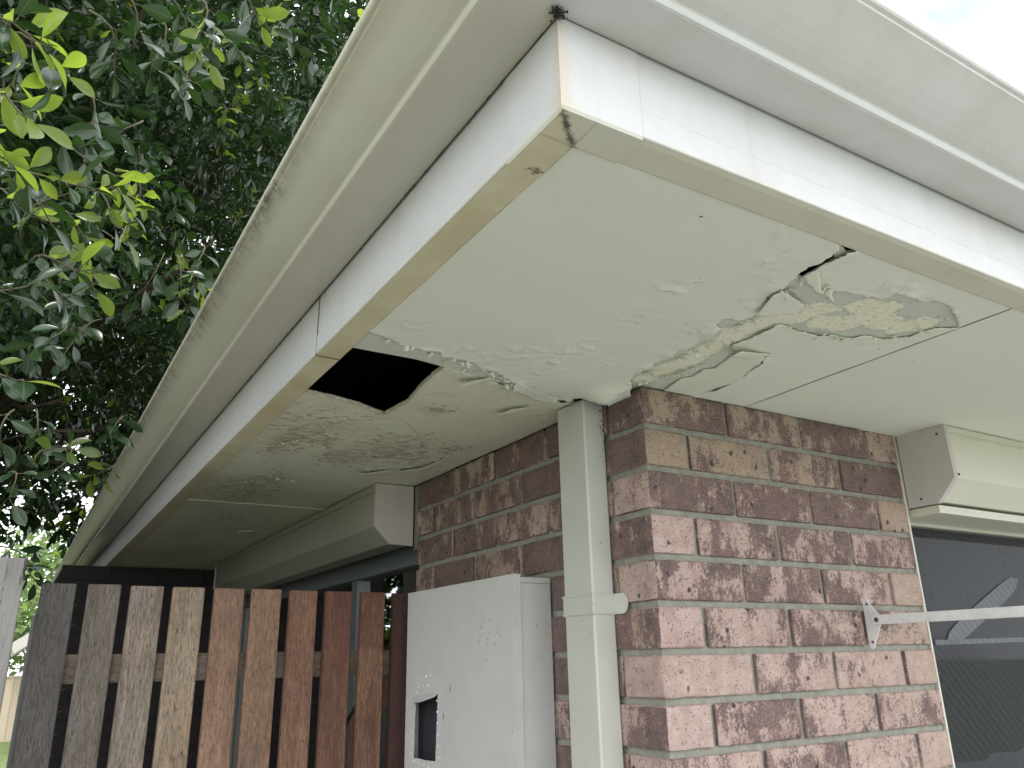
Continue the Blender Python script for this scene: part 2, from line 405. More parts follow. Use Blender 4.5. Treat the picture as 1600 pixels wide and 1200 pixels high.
# ------------------------------------------------------------------ ground
def ground():
    m, nt, b = mat('lawn_grass')
    c = mix(nt, ramp(nt, tex(nt, 1.2, 6, .6), [(.35, 0), (.7, 1)]), (.15, .22, .06), (.22, .27, .11))
    c = mix(nt, ramp(nt, tex(nt, 60, 4, .7), [(.4, 0), (.7, .6)]), c, (.06, .12, .02))
    nt.links.new(c, b.inputs['Base Color']); b.inputs['Roughness'].default_value = .9
    bump(nt, b, tex(nt, 90, 4, .7), .02)
    n = 40; vs = []; fs = []
    for j in range(n + 1):
        for i in range(n + 1):
            x = ((i / n) * 2 - 1); y = ((j / n) * 2 - 1)
            x = 150 * math.copysign(abs(x) ** 2.2, x); y = 150 * math.copysign(abs(y) ** 2.2, y)
            vs.append((x, y, -2.3 + .03 * noise.noise(Vector((x * .2, y * .2, 0)))))
    for j in range(n):
        for i in range(n): k = j * (n + 1) + i; fs.append((k, k + 1, k + n + 2, k + n + 1))
    structure(meshobj('lawn', vs, fs, m, smooth=True))
    pm, nt, b = mat('path_concrete')
    c = mix(nt, ramp(nt, tex(nt, 5, 7, .65), [(.3, 0), (.7, 1)]), (.33, .33, .31), (.23, .23, .215))
    nt.links.new(c, b.inputs['Base Color']); b.inputs['Roughness'].default_value = .9
    bump(nt, b, tex(nt, 150, 4), .003)
    q = MB(); q.box((-9, -10, -2.5), (9, 0.0, -2.23)); structure(q.build('path', pm))
    mm, nt, b = mat('added_dark_mulch')
    c = mix(nt, ramp(nt, tex(nt, 30, 7, .7), [(.3, 0), (.7, 1)]), (.035, .028, .02), (.09, .07, .05))
    nt.links.new(c, b.inputs['Base Color']); b.inputs['Roughness'].default_value = .95; bump(nt, b, tex(nt, 60, 4), .02)
    q = MB(); q.box((-7, .003, -2.5), (0, 11, -2.262)); structure(q.build('added_bed', mm))  # unseen dark bed, made up to cut bounce light in the side passage
ground()

# ------------------------------------------------------------------ the house
house = thing('brick_house', 'low brick house corner with damaged peeling eaves, cream gutters and shutter boxes', 'house')

def rbrick(lo, hi, r=.0035, cell=.016, seed=0):
    """rounded, slightly uneven brick"""
    def ticks(a, b):
        n = max(2, int((b - a - 2 * r) / cell))
        t = [a, a + r * .4, a + r] + [a + r + (b - a - 2 * r) * i / n for i in range(1, n)] + [b - r, b - r * .4, b]
        return t
    T = [ticks(lo[i], hi[i]) for i in range(3)]
    idx = {}; V = []; Fc = []
    def vid(p):
        k = tuple(round(c, 6) for c in p)
        if k not in idx:
            idx[k] = len(V)
            P = Vector(p); inn = Vector([min(max(p[i], lo[i] + r), hi[i] - r) for i in range(3)])
            d = P - inn
            if d.length > 1e-9:
                n_edge = sum(abs(c) > 1e-9 for c in d)
                if n_edge > 1: P = inn + d.normalized() * r * (1 if max(abs(c) for c in d) > r * .9 else max(abs(c) for c in d) / r)
            s = Vector((seed * 3.1, seed * 1.7, seed))
            nn = noise.noise_vector(P * 55 + s) * .0009 + noise.noise_vector(P * 160 + s) * .0005
            if d.length > 1e-9 and sum(abs(c) > 1e-9 for c in d) > 1:
                k2 = noise.noise(P * 38 + s * 1.3)
                nn += noise.noise_vector(P * 120 + s) * .0011 - d.normalized() * max(0, k2 - .15) * .007
            V.append(P + nn)
        return idx[k]
    for ax in range(3):
        a, b = [i for i in range(3) if i != ax]
        for side in (0, 1):
            c = (lo, hi)[side][ax]
            for i in range(len(T[a]) - 1):
                for j in range(len(T[b]) - 1):
                    q = []
                    for (ii, jj) in ((i, j), (i + 1, j), (i + 1, j + 1), (i, j + 1)):
                        p = [0, 0, 0]; p[ax] = c; p[a] = T[a][ii]; p[b] = T[b][jj]; q.append(vid(p))
                    flip = (side == 1) == (ax == 1)
                    Fc.append((q[::-1] if flip else q, ax))
    return V, Fc

COURSE = .086
BV, BF, BA = [], [], []       # vertices, faces, per-face attribute
def put(lo, hi, tx, ty, seed):
    """tx / ty: (tone, sandiness) seen on faces whose normal is along x / y"""
    V, Fc = rbrick(lo, hi, seed=seed)
    n = len(BV); BV.extend(V)
    s = (seed * .6180339) % 1
    for q, ax in Fc:
        BF.append([i + n for i in q])
        t = tx if ax == 0 else ty
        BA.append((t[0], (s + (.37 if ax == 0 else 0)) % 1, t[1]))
rt = random.Random(11)
def tone(lo=.35, hi=.75): return (lo + (hi - lo) * rt.random(), rt.random() * .6)
# tones read off the photograph, right wall, course by course (0 = pale pink, 1 = dark purple-brown; second: sandy brown, its low lightness also carrying eave shade)
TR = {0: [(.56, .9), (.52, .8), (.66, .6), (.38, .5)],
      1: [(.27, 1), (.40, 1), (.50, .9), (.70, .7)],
      2: [(.60, .3), (.64, .2), (.66, .3), (.12, .8)],
      3: [(.08, .0), (.52, .2), (.58, .1), (.52, .2)],
      4: [(.56, .1), (.60, .1), (.50, .2), (.12, .6)],
      5: [(.06, 0), (.46, .1), (.52, .2), (.44, .5)],
      6: [(.24, .1), (.46, .1), (.38, .2), (.12, .4)],
      7: [(.08, 0), (.56, .1), (.42, .1), (.46, .3)],
      8: [(.40, .1), (.54, .1), (.40, .2), (.10, .4)]}
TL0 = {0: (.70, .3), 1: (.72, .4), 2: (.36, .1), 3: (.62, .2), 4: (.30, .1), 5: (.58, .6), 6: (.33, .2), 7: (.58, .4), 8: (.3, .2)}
NC = 27
seed = 1
def course_z(c): return -COURSE * c - .076 , -COURSE * c - .0028
for c in range(NC):
    z0, z1 = course_z(c)
    tr = TR.get(c) or [tone(.3, .7) for _ in range(4)]
    tl0 = TL0.get(c) or tone()
    odd = c % 2          # odd: header on the right wall, stretcher on the left wall
    # corner brick
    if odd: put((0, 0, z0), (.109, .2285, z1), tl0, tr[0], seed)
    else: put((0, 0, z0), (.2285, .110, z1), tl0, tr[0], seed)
    seed += 1
    # right wall pier to x = .83
    x = .120 if odd else .240; k = 1
    while x < .825:
        L_ = min(.228, .83 - x)
        j = rt.uniform(-.0012, .0012)
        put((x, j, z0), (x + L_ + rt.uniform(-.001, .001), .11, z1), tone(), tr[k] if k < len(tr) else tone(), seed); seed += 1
        x += .240; k += 1
    # left wall pier to y = 1.07
    y = .240 if odd else .120
    while y < 1.06:
        L_ = min(.228, 1.07 - y)
        j = rt.uniform(-.0012, .0012)
        put((j, y, z0), (.11, y + L_, z1), (tone(.42, .86)[0], rt.uniform(.2, 1)), tone(), seed); seed += 1  # left wall tones run darker, with shade put into the brick colour
        y += .240
# below the windows and beyond them: plainer courses further on
for c in range(NC):
    z0, z1 = course_z(c)
    odd = c % 2
    sills = z1 < -1.25
    y = 1.08 if odd else .96 + .12
    if sills:
        yy = 1.08
        while yy < 3.30:
            put((0, yy, z0), (.11, min(yy + .23, 3.35), z1), tone(.4, .75), tone(), seed); seed += 1; yy += .24
        xx = .84
        while xx < 2.7:
            put((xx, 0, z0), (min(xx + .23, 2.75), .11, z1), tone(), tone(.3, .7), seed); seed += 1; xx += .24
    xx = 2.76 + (.12 if odd else 0)
    while xx < 4.4:
        put((xx, 0, z0), (xx + .23, .11, z1), tone(), tone(.3, .7), seed); seed += 1; xx += .24
me = bpy.data.meshes.new('brick_wall')
me.from_pydata([tuple(v) for v in BV], [], BF)
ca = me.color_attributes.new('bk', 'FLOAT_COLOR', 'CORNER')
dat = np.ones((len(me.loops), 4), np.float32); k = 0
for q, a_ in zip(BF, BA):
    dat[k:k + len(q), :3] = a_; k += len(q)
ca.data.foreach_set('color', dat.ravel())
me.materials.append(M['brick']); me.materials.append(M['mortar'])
me.polygons.foreach_set('use_smooth', [True] * len(me.polygons))
# mortar bodies, raked back 7 mm
mo = MB()
g = .0082
mo.box((g, g, -2.31), (.825, .10, -.0025)); mo.box((g, .101, -2.31), (.10, 1.066, -.0025))
mo.box((g, 1.067, -2.31), (.10, 3.35, -1.262)); mo.box((.826, g, -2.31), (2.75, .10, -1.262))
mo.box((2.765, g, -2.31), (4.6, .10, -.003)); mo.box((g, 3.36, -2.31), (.10, 3.69, -.003))
bm = bmesh.new(); bm.from_mesh(me)
lay = bm.loops.layers.float_color.get('bk')
vs = [bm.verts.new(v) for v in mo.v]
for f in mo.f:
    ff = bm.faces.new([vs[i] for i in f]); ff.material_index = 1
bm.to_mesh(me); bm.free()
wall = bpy.data.objects.new('wall', me); COL.objects.link(wall); wall.parent = house
wall['label'] = 'mottled pink and purple brown brickwork with raked pale mortar joints'

# far projecting wall, its deep shade painted into brick and mortar
FV = MB()
farb = [];
BV2, BF2, BA2 = BV, BF, BA
BV, BF, BA = [], [], []
for c in range(22):
    z0, z1 = course_z(c)
    x = -.83 + (.12 if c % 2 else 0)
    while x < -.01:
        put((x, 3.70, z0), (min(x + .23, -.002), 3.78, z1), (.9, .2), (.95, .1), seed); seed += 1; x += .24
me2 = bpy.data.meshes.new('far_wall'); me2.from_pydata([tuple(v) for v in BV], [], BF)
ca = me2.color_attributes.new('bk', 'FLOAT_COLOR', 'CORNER'); dat = np.ones((len(me2.loops), 4), np.float32); k = 0
for q, a_ in zip(BF, BA): dat[k:k + len(q), :3] = a_; k += len(q)
ca.data.foreach_set('color', dat.ravel())
db = M['brick'].copy(); db.name = 'shade_darkened_brick'
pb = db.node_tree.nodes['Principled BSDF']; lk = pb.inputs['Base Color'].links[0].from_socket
db.node_tree.links.new(mix(db.node_tree, .88, lk, (.022, .020, .022)), pb.inputs['Base Color'])  # brick mixed almost black to hold the shade of the far end
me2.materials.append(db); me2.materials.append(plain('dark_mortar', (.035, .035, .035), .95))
bm = bmesh.new(); bm.from_mesh(me2); mo = MB(); mo.box((-.82, 3.708, -2.31), (.1, 3.9, -.003)); mo.box((-.825, 3.91, -2.31), (-.70, 9.5, -.003))
vs = [bm.verts.new(v) for v in mo.v]
for f in mo.f: bm.faces.new([vs[i] for i in f]).material_index = 1
bm.to_mesh(me2); bm.free()
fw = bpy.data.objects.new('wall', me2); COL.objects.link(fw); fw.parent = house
fw['label'] = 'shaded brick wall across the far end of the side eave'

# ------------------------------------------------------------------ soffit
def resample(pts, flags, step, amp, sd):
    """closed outline; flags[i] True means the segment i -> i+1 is ragged"""
    out = []; rg = []
    n = len(pts)
    for i in range(n):
        a = Vector(pts[i]); b = Vector(pts[(i + 1) % n]); L_ = (b - a).length
        k = max(1, int(L_ / (step * (.36 if flags[i] else 1.6))))
        nrm = Vector((-(b - a).y, (b - a).x)); nrm = nrm.normalized() if nrm.length else nrm
        for j in range(k):
            p = a.lerp(b, j / k)
            if flags[i]:
                q = Vector((p.x, p.y, sd)); w_ = min(1, 3 * min(j, k - j) / k + .35)
                p = p + nrm * amp * w_ * (noise.noise(q * 45) + .8 * noise.noise(q * 120) + .7 * noise.noise(q * 300))
            out.append((p.x, p.y)); rg.append(bool(flags[i]))
    return out, rg
def inside(p, poly):
    x, y = p; c = False; n = len(poly); j = n - 1
    for i in range(n):
        xi, yi = poly[i]; xj, yj = poly[j]
        if (yi > y) != (yj > y) and x < (xj - xi) * (y - yi) / (yj - yi) + xi: c = not c
        j = i
    return c
def insides(P, poly):
    P = np.asarray(P, float); c = np.zeros(len(P), bool); q = np.asarray(poly, float); j = len(q) - 1
    for i in range(len(q)):
        xi, yi = q[i]; xj, yj = q[j]
        if yi != yj:
            m_ = ((yi > P[:, 1]) != (yj > P[:, 1])); c ^= m_ & (P[:, 0] < (xj - xi) * (P[:, 1] - yi) / (yj - yi) + xi)
        j = i
    return c
def segd(P, A, B):
    # min distance from points P (n,2) to segments A->B (m,2)
    d = B - A; L2 = (d ** 2).sum(1) + 1e-12
    best = np.full(len(P), 1e9)
    for i in range(len(A)):
        t = np.clip(((P - A[i]) @ d[i]) / L2[i], 0, 1)
        q = A[i] + t[:, None] * d[i]
        best = np.minimum(best, np.hypot(*(P - q).T))
    return best
def sheet(name, outline, flags, z, step, material, parent, holes=(), amp=.003, sd=1., droop=0., dl=.03, blobs=(), stains=(), moulds=(), wav=.0012, thick=0., label=None, zfun=None, hamp=0.0015, attr_fn=None):
    bo, rg = resample(outline, flags, step, amp, sd)
    vs = list(bo); edges = [(i, (i + 1) % len(bo)) for i in range(len(bo))]
    hl = []
    for h in holes:
        hb, _ = resample(h, [True] * len(h), step, hamp, sd + 5); hl.append(hb)
        n0 = len(vs); vs += hb; edges += [(n0 + i, n0 + (i + 1) % len(hb)) for i in range(len(hb))]
    A_ = np.array(vs)
    x0, y0 = A_.min(0); x1, y1 = A_.max(0)
    allb = np.array(vs)
    j = 0; y = y0 + step * .5; rr = random.Random(int(sd * 10))
    cand = []
    while y < y1:
        x = x0 + (step * .5 if j % 2 else 0)
        while x < x1:
            p = (x + rr.uniform(-.2, .2) * step, y + rr.uniform(-.2, .2) * step)
            cand.append(p)
            x += step
        y += step * .87; j += 1
    if cand:
        C_ = np.array(cand); keep = insides(C_, bo)
        for h in hl: keep &= ~insides(C_, h)
        for q in allb: keep &= (np.abs(C_ - q).sum(1) > step * .55)
        vs += [tuple(q) for q in C_[keep]]
    res = delaunay_2d_cdt([Vector(v) for v in vs], edges, [], 0, 1e-6)
    V2 = [tuple(v) for v in res[0]]; F2 = []
    P = np.array(V2)
    cc_ = np.array([P[list(f)].mean(0) for f in res[2]]); ok_ = insides(cc_, bo)
    for h in hl: ok_ &= ~insides(cc_, h)
    F2 = [tuple(f) for f, k_ in zip(res[2], ok_) if k_]
    zz = np.full(len(P), float(z))
    ra = [i for i in range(len(bo)) if rg[i]]
    if ra and droop:
        B0 = np.array(bo); A = B0[ra]; B = B0[[(i + 1) % len(bo) for i in ra]]
        d = segd(P, A, B)
        mod = np.array([.22 + 2.6 * max(0, noise.noise(Vector((p[0] * 17, p[1] * 17, sd)))) + .5 * noise.noise(Vector((p[0] * 60, p[1] * 60, sd))) for p in P])
        zz -= droop * np.clip(mod, 0.0, 1.7) * np.exp(-(d / dl))
    zz += np.array([wav * noise.noise(Vector((p[0] * 7, p[1] * 7, sd + 3))) for p in P])
    st = np.zeros((len(P), 4), np.float32); st[:, 3] = 1
    for (cx, cy, r, hgt) in blobs:
        d = np.hypot(P[:, 0] - cx, P[:, 1] - cy); w_ = np.exp(-(d / r) ** 2)
        nn = np.array([max(0, noise.noise(Vector((p[0] * 48, p[1] * 48, sd))) + .55 * noise.noise(Vector((p[0] * 120, p[1] * 120, 1)))) if ww > .05 else 0 for p, ww in zip(P, w_)])
        zz -= hgt * w_ * nn; st[:, 1] = np.maximum(st[:, 1], w_ * .9)
    for (cx, cy, rx, ry, a_) in stains:
        st[:, 0] = np.maximum(st[:, 0], a_ * np.exp(-((P[:, 0] - cx) / rx) ** 2 - ((P[:, 1] - cy) / ry) ** 2))
    for (cx, cy, rx, ry, a_) in moulds:
        st[:, 2] = np.maximum(st[:, 2], a_ * np.exp(-((P[:, 0] - cx) / rx) ** 2 - ((P[:, 1] - cy) / ry) ** 2))
    if attr_fn is not None: attr_fn(P, st)
    if zfun is not None: zz = zz + zfun(P)
    o = meshobj(name, [(p[0], p[1], q) for p, q in zip(P, zz)], F2, material, parent, smooth=True)
    ca = o.data.color_attributes.new('st', 'FLOAT_COLOR', 'POINT'); ca.data.foreach_set('color', st.ravel())
    bm = bmesh.new(); bm.from_mesh(o.data)
    for f in bm.faces:
        if f.normal.z > 0: f.normal_flip()
    bm.to_mesh(o.data); bm.free()
    if thick:
        md = o.modifiers.new('thick', 'SOLIDIFY'); md.thickness = thick; md.offset = -1
    if label: o['label'] = label
    return o
def SS(l, z=0): return [S(a, b, z) for a, b in l]

soffit = bpy.data.objects.new('soffit', None); COL.objects.link(soffit); soffit.parent = house; soffit.empty_display_size = .1
soffit['label'] = 'cream soffit lining with peeling paint, stains and a square hole'
EX = .587       # inner edge of the fascia return
HOLE = SS([(556, 536), (628, 552), (697, 571), (680, 583), (655, 606), (637, 628), (600, 648), (560, 633), (520, 622), (475, 612)])
HOLE[0] = (-EX + .004, HOLE[0][1]); HOLE[-1] = (-EX + .004, HOLE[-1][1])
CRACK = SS([(1238, 432), (1258, 414), (1278, 404), (1302, 394), (1304, 404), (1275, 420), (1255, 432)])
TRI = SS([(1309, 377), (1350, 390), (1322, 393)])
# bare board (corner piece, up to the joiner in the left eave)
YJ = .085
bl = [(-.60, -.60), (.298, -.60), (.298, .02), (.02, .02), (.02, YJ), (-.60, YJ)]
crum = SS([(1150, 520), (1185, 508), (1215, 498), (1245, 495), (1280, 485), (1290, 505), (1320, 508), (1350, 500), (1385, 505), (1410, 512), (1440, 508), (1350, 480), (1380, 484), (1010, 592), (1035, 578), (1060, 570), (1080, 562), (1105, 548), (1130, 532)])
def board_attr(P, st):
    for i, (cx, cy) in enumerate(crum):
        d = np.hypot(P[:, 0] - cx, (P[:, 1] - cy)); st[:, 0] = np.maximum(st[:, 0], 1.15 * np.exp(-(d / .034) ** 2))
    cx, cy = S(1005, 598); d = np.hypot(P[:, 0] - cx, P[:, 1] - cy); st[:, 1] = np.exp(-(d / .06) ** 2)
sheet('board', bl, [False] * 6, 0.0012, .012, M['board'], soffit, holes=[CRACK, TRI], sd=2, wav=.0006, attr_fn=board_attr, label='bare grey board with crumbly cream filler where paint has fallen off')

# upper main sheet of paint (the big lobe)
rag = [(578, 519), (600, 524), (622, 537), (650, 543), (687, 547), (690, 553), (715, 560), (740, 567), (752, 574), (772, 578), (790, 588), (806, 597), (830, 608), (842, 617),
       (856, 622), (872, 622), (889, 627), (905, 617), (924, 618), (940, 616), (950, 624), (960, 629), (972, 620), (984, 612), (986, 597), (985, 590), (1000, 580), (1025, 566), (1040, 560), (1060, 549), (1085, 540),
       (1118, 515), (1128, 511), (1120, 506), (1128, 498), (1150, 499), (1175, 497), (1185, 487), (1200, 478), (1196, 462), (1226, 447), (1234, 438), (1244, 430), (1263, 416), (1280, 408), (1297, 399), (1312, 386), (1310, 381)]
A_out = [(-EX, -EX), (-EX, S(575, 520)[1])] + SS(rag) + [(S(1313, 376)[0], -EX)]
A_fl = [False, True] + [True] * (len(rag)) + [False]
A_fl[1] = False; A_fl[len(rag) + 1] = False
bumps = [(560 + 90, 505, .035), (725, 545, .04), (780, 560, .045), (820, 545, .03), (880, 548, .04), (900, 545, .035), (925, 535, .03), (1000, 490, .03), (1045, 452, .03), (1065, 440, .025), (1095, 437, .025),
         (985, 500, .03), (1080, 520, .04), (1105, 530, .035), (840, 580, .04), (855, 560, .035), (1200, 410, .03), (1215, 395, .02), (1210, 430, .03), (1170, 470, .035), (1090, 500, .03), (950, 570, .03), (970, 605, .03), (1220, 360, .02)]
sheet('paint_sheet', A_out, A_fl, -.0013, .0055, M['skin'], soffit, amp=.0035, sd=3, droop=.0045, dl=.014, wav=.002,
      blobs=[(*S(a, b), r, .0044) for a, b, r in bumps], thick=.0011,
      label='large pale green paint sheet with blistered skin and torn curling edge',
      zfun=lambda P: -.024 * np.exp(-(np.hypot(P[:, 0] - S(948, 612)[0], P[:, 1] - S(948, 612)[1]) / .042) ** 2) - .006 * np.exp(-(np.hypot(P[:, 0] - S(880, 590)[0], P[:, 1] - S(880, 590)[1]) / .09) ** 2))
# upper right sheet
ragB = [(1256, 441), (1250, 436), (1262, 425), (1278, 417), (1298, 404), (1322, 391)]
ragB2 = [(1492, 492), (1488, 483), (1470, 471), (1440, 470), (1426, 463), (1418, 458), (1402, 457), (1385, 463), (1373, 465), (1360, 462), (1345, 458), (1325, 456), (1303, 453), (1285, 450), (1272, 446), (1262, 436)]
JX0, JX1 = S(1583, 480)[0], S(1240, 608)[0]
B_out = [(S(1344, 388)[0], -EX), (JX0 - .0015, -EX), (S(1496, 513)[0], S(1496, 513)[1])]
C_line = S(1496, 513)
B_out = [(S(1346, 388)[0], -EX), (JX0 - .0012, -EX), S(1497, 511)] + SS(ragB2 + ragB)
sheet('paint_sheet', B_out, [False, False, True] + [True] * (len(ragB2) + len(ragB) - 1) + [True], -.0013, .006, M['skin'], soffit, amp=.0042, sd=4, droop=.004, dl=.012, wav=.0015,
      blobs=[(*S(1380, 450), .035, .004), (*S(1410, 447), .03, .004), (*S(1450, 465), .02, .003), (*S(1275, 430), .02, .004)], thick=.0011,
      label='right hand paint sheet with curled torn edge above bare patch')
# lower right sheet, next to the joint line
ragC = [(1462, 512), (1440, 517), (1420, 525), (1400, 527), (1383, 529), (1350, 523), (1335, 526), (1320, 528), (1300, 521), (1290, 524), (1262, 519), (1245, 515), (1228, 507), (1212, 506), (1190, 516), (1170, 529), (1146, 536), (1143, 544), (1152, 552), (1200, 551), (1188, 566), (1160, 589), (1138, 600)]
C_out = [S(1497, 511)] + SS(ragC) + [(S(1115, 607)[0], .006), (JX1 - .0012 , .006)]
sheet('paint_sheet', C_out, [True] * (len(ragC) + 1) + [False, False], -.0016, .006, M['skin'], soffit, amp=.0036, sd=5, droop=.0032, dl=.010, wav=.0015,
      blobs=[(*S(1355, 545), .02, .004), (*S(1345, 535), .03, .003), (*S(1420, 522), .02, .003)], thick=.0012,
      label='lower paint sheet lifting in a lip below the bare patch')
ragD = [(1046, 606), (1052, 598), (1064, 591), (1082, 588), (1098, 577), (1118, 574), (1134, 562), (1143, 553), (1158, 553), (1198, 553), (1184, 568), (1158, 590), (1138, 600), (1112, 608)]
sheet('paint_sheet', [S(1046, 606)[0:1] + (.006,)] + SS(ragD[1:-1]) + [(S(1118, 607)[0], .006)], [True] * (len(ragD) - 1) + [False], -.0004, .006, M['skinflap'], soffit, amp=.0025, sd=6, droop=.0022, dl=.01, thick=.001,
      label='small pale paint flake beside the brick corner')
# curled flaps
def flap(pts, lift, material=M['skinflap'], label=None, sd=1, wav=.004):
    # pts px outline; lifted towards the first point
    w2 = SS(pts); mb = []
    c = np.mean(w2, 0)
    p0 = Vector(w2[0]); pl = (Vector(w2[len(w2) // 2]) - p0)
    Lm = pl.length
    def zf(P):
        d = np.hypot(P[:, 0] - p0.x, P[:, 1] - p0.y) / Lm
        return -lift * np.clip(1 - d, 0, 1) ** 1.6
    return sheet('paint_flap', w2, [True] * len(w2), -.004, .004, material, soffit, amp=.0026, sd=sd, wav=wav, thick=.0008, zfun=zf, label=label)
flap([(1284, 444), (1281, 430), (1277, 417), (1266, 422), (1254, 428), (1262, 436), (1270, 443)], .009, sd=7, wav=.008, label='crumpled cream paint flap below the crack')
flap([(1301, 460), (1300, 447), (1292, 449), (1283, 449), (1273, 444), (1276, 450), (1288, 457)], .014, sd=17, wav=.004, label='tiny curled paint tongue on the bare patch')
flap([(1143, 540), (1158, 537), (1185, 546), (1206, 551), (1180, 556), (1158, 554), (1143, 548)], .014, sd=8, label='curled cream paint flap over the small flake')
flap([(1257, 474), (1246, 462), (1230, 452), (1222, 446), (1206, 456), (1190, 474), (1180, 486), (1200, 488), (1222, 484), (1240, 487), (1248, 480)], .001, M['skin'], sd=9, wav=.010, label='pale lifted paint blister below the crack')
# right sheet beyond the joint
sheet('soffit_panel', [(JX0 + .0012, -EX), (4.6, -EX), (4.6, .006), (JX1 + .0012, .006)], [False] * 4, -.0018, .02, M['skin'], soffit, sd=10, wav=.002,
      blobs=[(*S(1480, 560), .03, .0015)], label='smooth soffit panel over the window side')
# joint backing
q = MB(); q.box((.2985, -EX, .0014), (.325, .01, .0045)); q.build('joint', M['gapjoint'], soffit)

# left stained panel with hole
stE = [(*S(480, 670), .18, .30, .75), (*S(620, 700), .22, .22, .8), (*S(380, 770), .2, .5, .8), (*S(540, 715), .10, .14, 1.), (*S(610, 710), .10, .12, 1), (*S(450, 690), .08, .25, .9), (*S(500, 690), .07, .1, .9), (*S(560, 650), .1, .08, .6), (*S(820, 600), .08, .05, .9), (*S(680, 640), .07, .05, .9), (*S(700, 700), .09, .10, .8), (*S(640, 715), .08, .1, .9),
       (*S(420, 750), .1, .22, .8), (*S(400, 760), .1, .3, .8), (*S(800, 612), .1, .03, .7), (*S(740, 595), .04, .03, .8), (*S(300, 850), .2, .5, .7)]
moE = [(*S(470, 700), .06, .1, .8), (*S(590, 712), .05, .08, .9), (*S(650, 712), .06, .08, .9), (*S(680, 643), .04, .03, 1.), (*S(430, 745), .08, .14, 1.), (*S(460, 680), .05, .05, .9), (*S(570, 735), .07, .06, 1.), (*S(700, 700), .05, .05, .8), (*S(860, 655), .04, .02, .9), (*S(830, 605), .03, .02, .8),
       (*S(560, 655), .05, .03, .6), (*S(340, 770), .1, .3, .7), (*S(280, 850), .2, .6, .5)]
holesE = [HOLE]
YE = .098
E_out = [(-EX, S(475, 612)[1]), (-EX, 1.6)] + [(.006, 1.6), (.006, .12), S(880, 632), S(830, 612), S(760, 593), S(700, 574), S(690, 571)]
# hole edge is shared with the fascia: cut the outline itself around it
hl = SS([(556, 536), (628, 552), (697, 571), (680, 583), (655, 606), (637, 628), (600, 648), (560, 633), (520, 622), (475, 612)])
E_out = [(-EX, hl[-1][1]), (-EX, 1.6), (.006, 1.6), (.006, .12)] + SS([(880, 634), (830, 615), (780, 600), (740, 588), (715, 580), (698, 574)]) + hl[3:-1]
sheet('soffit_panel', E_out, [False, False, False, True] + [True] * 5 + [True] * (len(hl) - 3), .001, .009, M['skinE'], soffit, amp=.0018, sd=12, wav=.003, droop=0,
      stains=stE, moulds=moE, blobs=[(s[0], s[1], max(.06, s[2]), .006) for s in moE[:11]] + [(*S(800, 620), .05, .004), (*S(600, 735), .1, .008), (*S(680, 725), .08, .008)], thick=.006,
      label='stained mouldy soffit panel around the square hole')
sheet('soffit_panel', [(-EX, 1.604), (.006, 1.604), (.006, 3.70), (-EX, 3.70)], [False] * 4, .001, .03, M['skinE'], soffit, sd=13, wav=.004,
      stains=[(-.3, 2.2, .3, .5, .7), (-.4, 3.1, .3, .5, .8)], moulds=[(-.4, 1.9, .18, .3, 1.), (-.3, 2.8, .3, .5, 1.), (-.1, 3.3, .3, .3, .9), (-.45, 2.4, .15, .4, 1.)], thick=.006, label='far shaded soffit panel past the cross joint')
q = MB(); q.prism([(-.012, 1.598), (-.012, 1.606), (0, 1.606), (0, 1.598)], 0, 0, 1)
q = MB(); q.box((-EX, 1.594, -.0035), (.006, 1.612, .0), .001); q.build('joiner', M['skinE'], soffit)
q = MB(); q.box((-EX, 3.72, .001), (-.0, 9.4, .006)); q.build('soffit_panel', M['skin'], soffit)
# timber joiner strip by the hole (runs slightly askew)
p0, p1 = S(563, 524), S(884, 622); p2, p3 = S(884, 624), S(552, 534)
st_ = []
for t in range(33):
    f = t / 32
    a_ = Vector(p0).lerp(Vector(p1), f); b_ = Vector(p3).lerp(Vector(p2), f)
    st_.append((a_, b_))
q = MB(); vs = []; fs = []
for (a_, b_) in st_: vs += [(a_.x, a_.y - .04, -.0002), (b_.x, b_.y, -.0012), (b_.x, b_.y, .009)]
for i in range(32): fs += [(3 * i, 3 * i + 3, 3 * i + 4, 3 * i + 1), (3 * i + 1, 3 * i + 4, 3 * i + 5, 3 * i + 2)]
jm = M['board'].copy(); jm.name = 'bare_strip'
o = meshobj('joiner', vs, fs, jm, soffit)
ca = o.data.color_attributes.new('st', 'FLOAT_COLOR', 'POINT'); ca.data.foreach_set('color', np.tile([.0, .35, 0, 1], len(vs)).astype(np.float32))
o['label'] = 'bare grey joiner strip beside the hole'
# lifted lips and the dark open lens near the strip
flap([(716, 594), (735, 590), (765, 587), (790, 597), (770, 591), (745, 594), (728, 596)], .01, M['skinE'], sd=21)
for (pl, sd_) in (([(620, 732), (660, 726), (690, 716), (708, 708), (690, 722), (655, 733), (630, 737)], 22), ([(560, 735), (590, 733), (625, 731), (600, 738), (570, 741)], 23), ([(775, 640), (800, 634), (830, 632), (810, 640), (785, 645)], 24)):
    flap(pl, .009, M['skinE'], sd=sd_)
# cut edge of the hole and a batten just above it
hv = []; hp = hl[:]; hb_, _ = resample(hp, [True] * len(hp), .009, .0015, 17)
hb_ = [q_ for q_ in hb_ if q_[0] > -EX + .004]
n_ = len(hb_)
for q_ in hb_: hv += [(q_[0], q_[1], -.0012), (q_[0] + 0, q_[1], .0075)]
meshobj('cut_edge', hv, [(2 * i, 2 * i + 1, 2 * i + 3, 2 * i + 2) for i in range(n_ - 1) if math.dist(hb_[i], hb_[i + 1]) < .03], plain('cut_sheet', (.60, .55, .44), .9), soffit).modifiers.new('s', 'SOLIDIFY').thickness = .0022
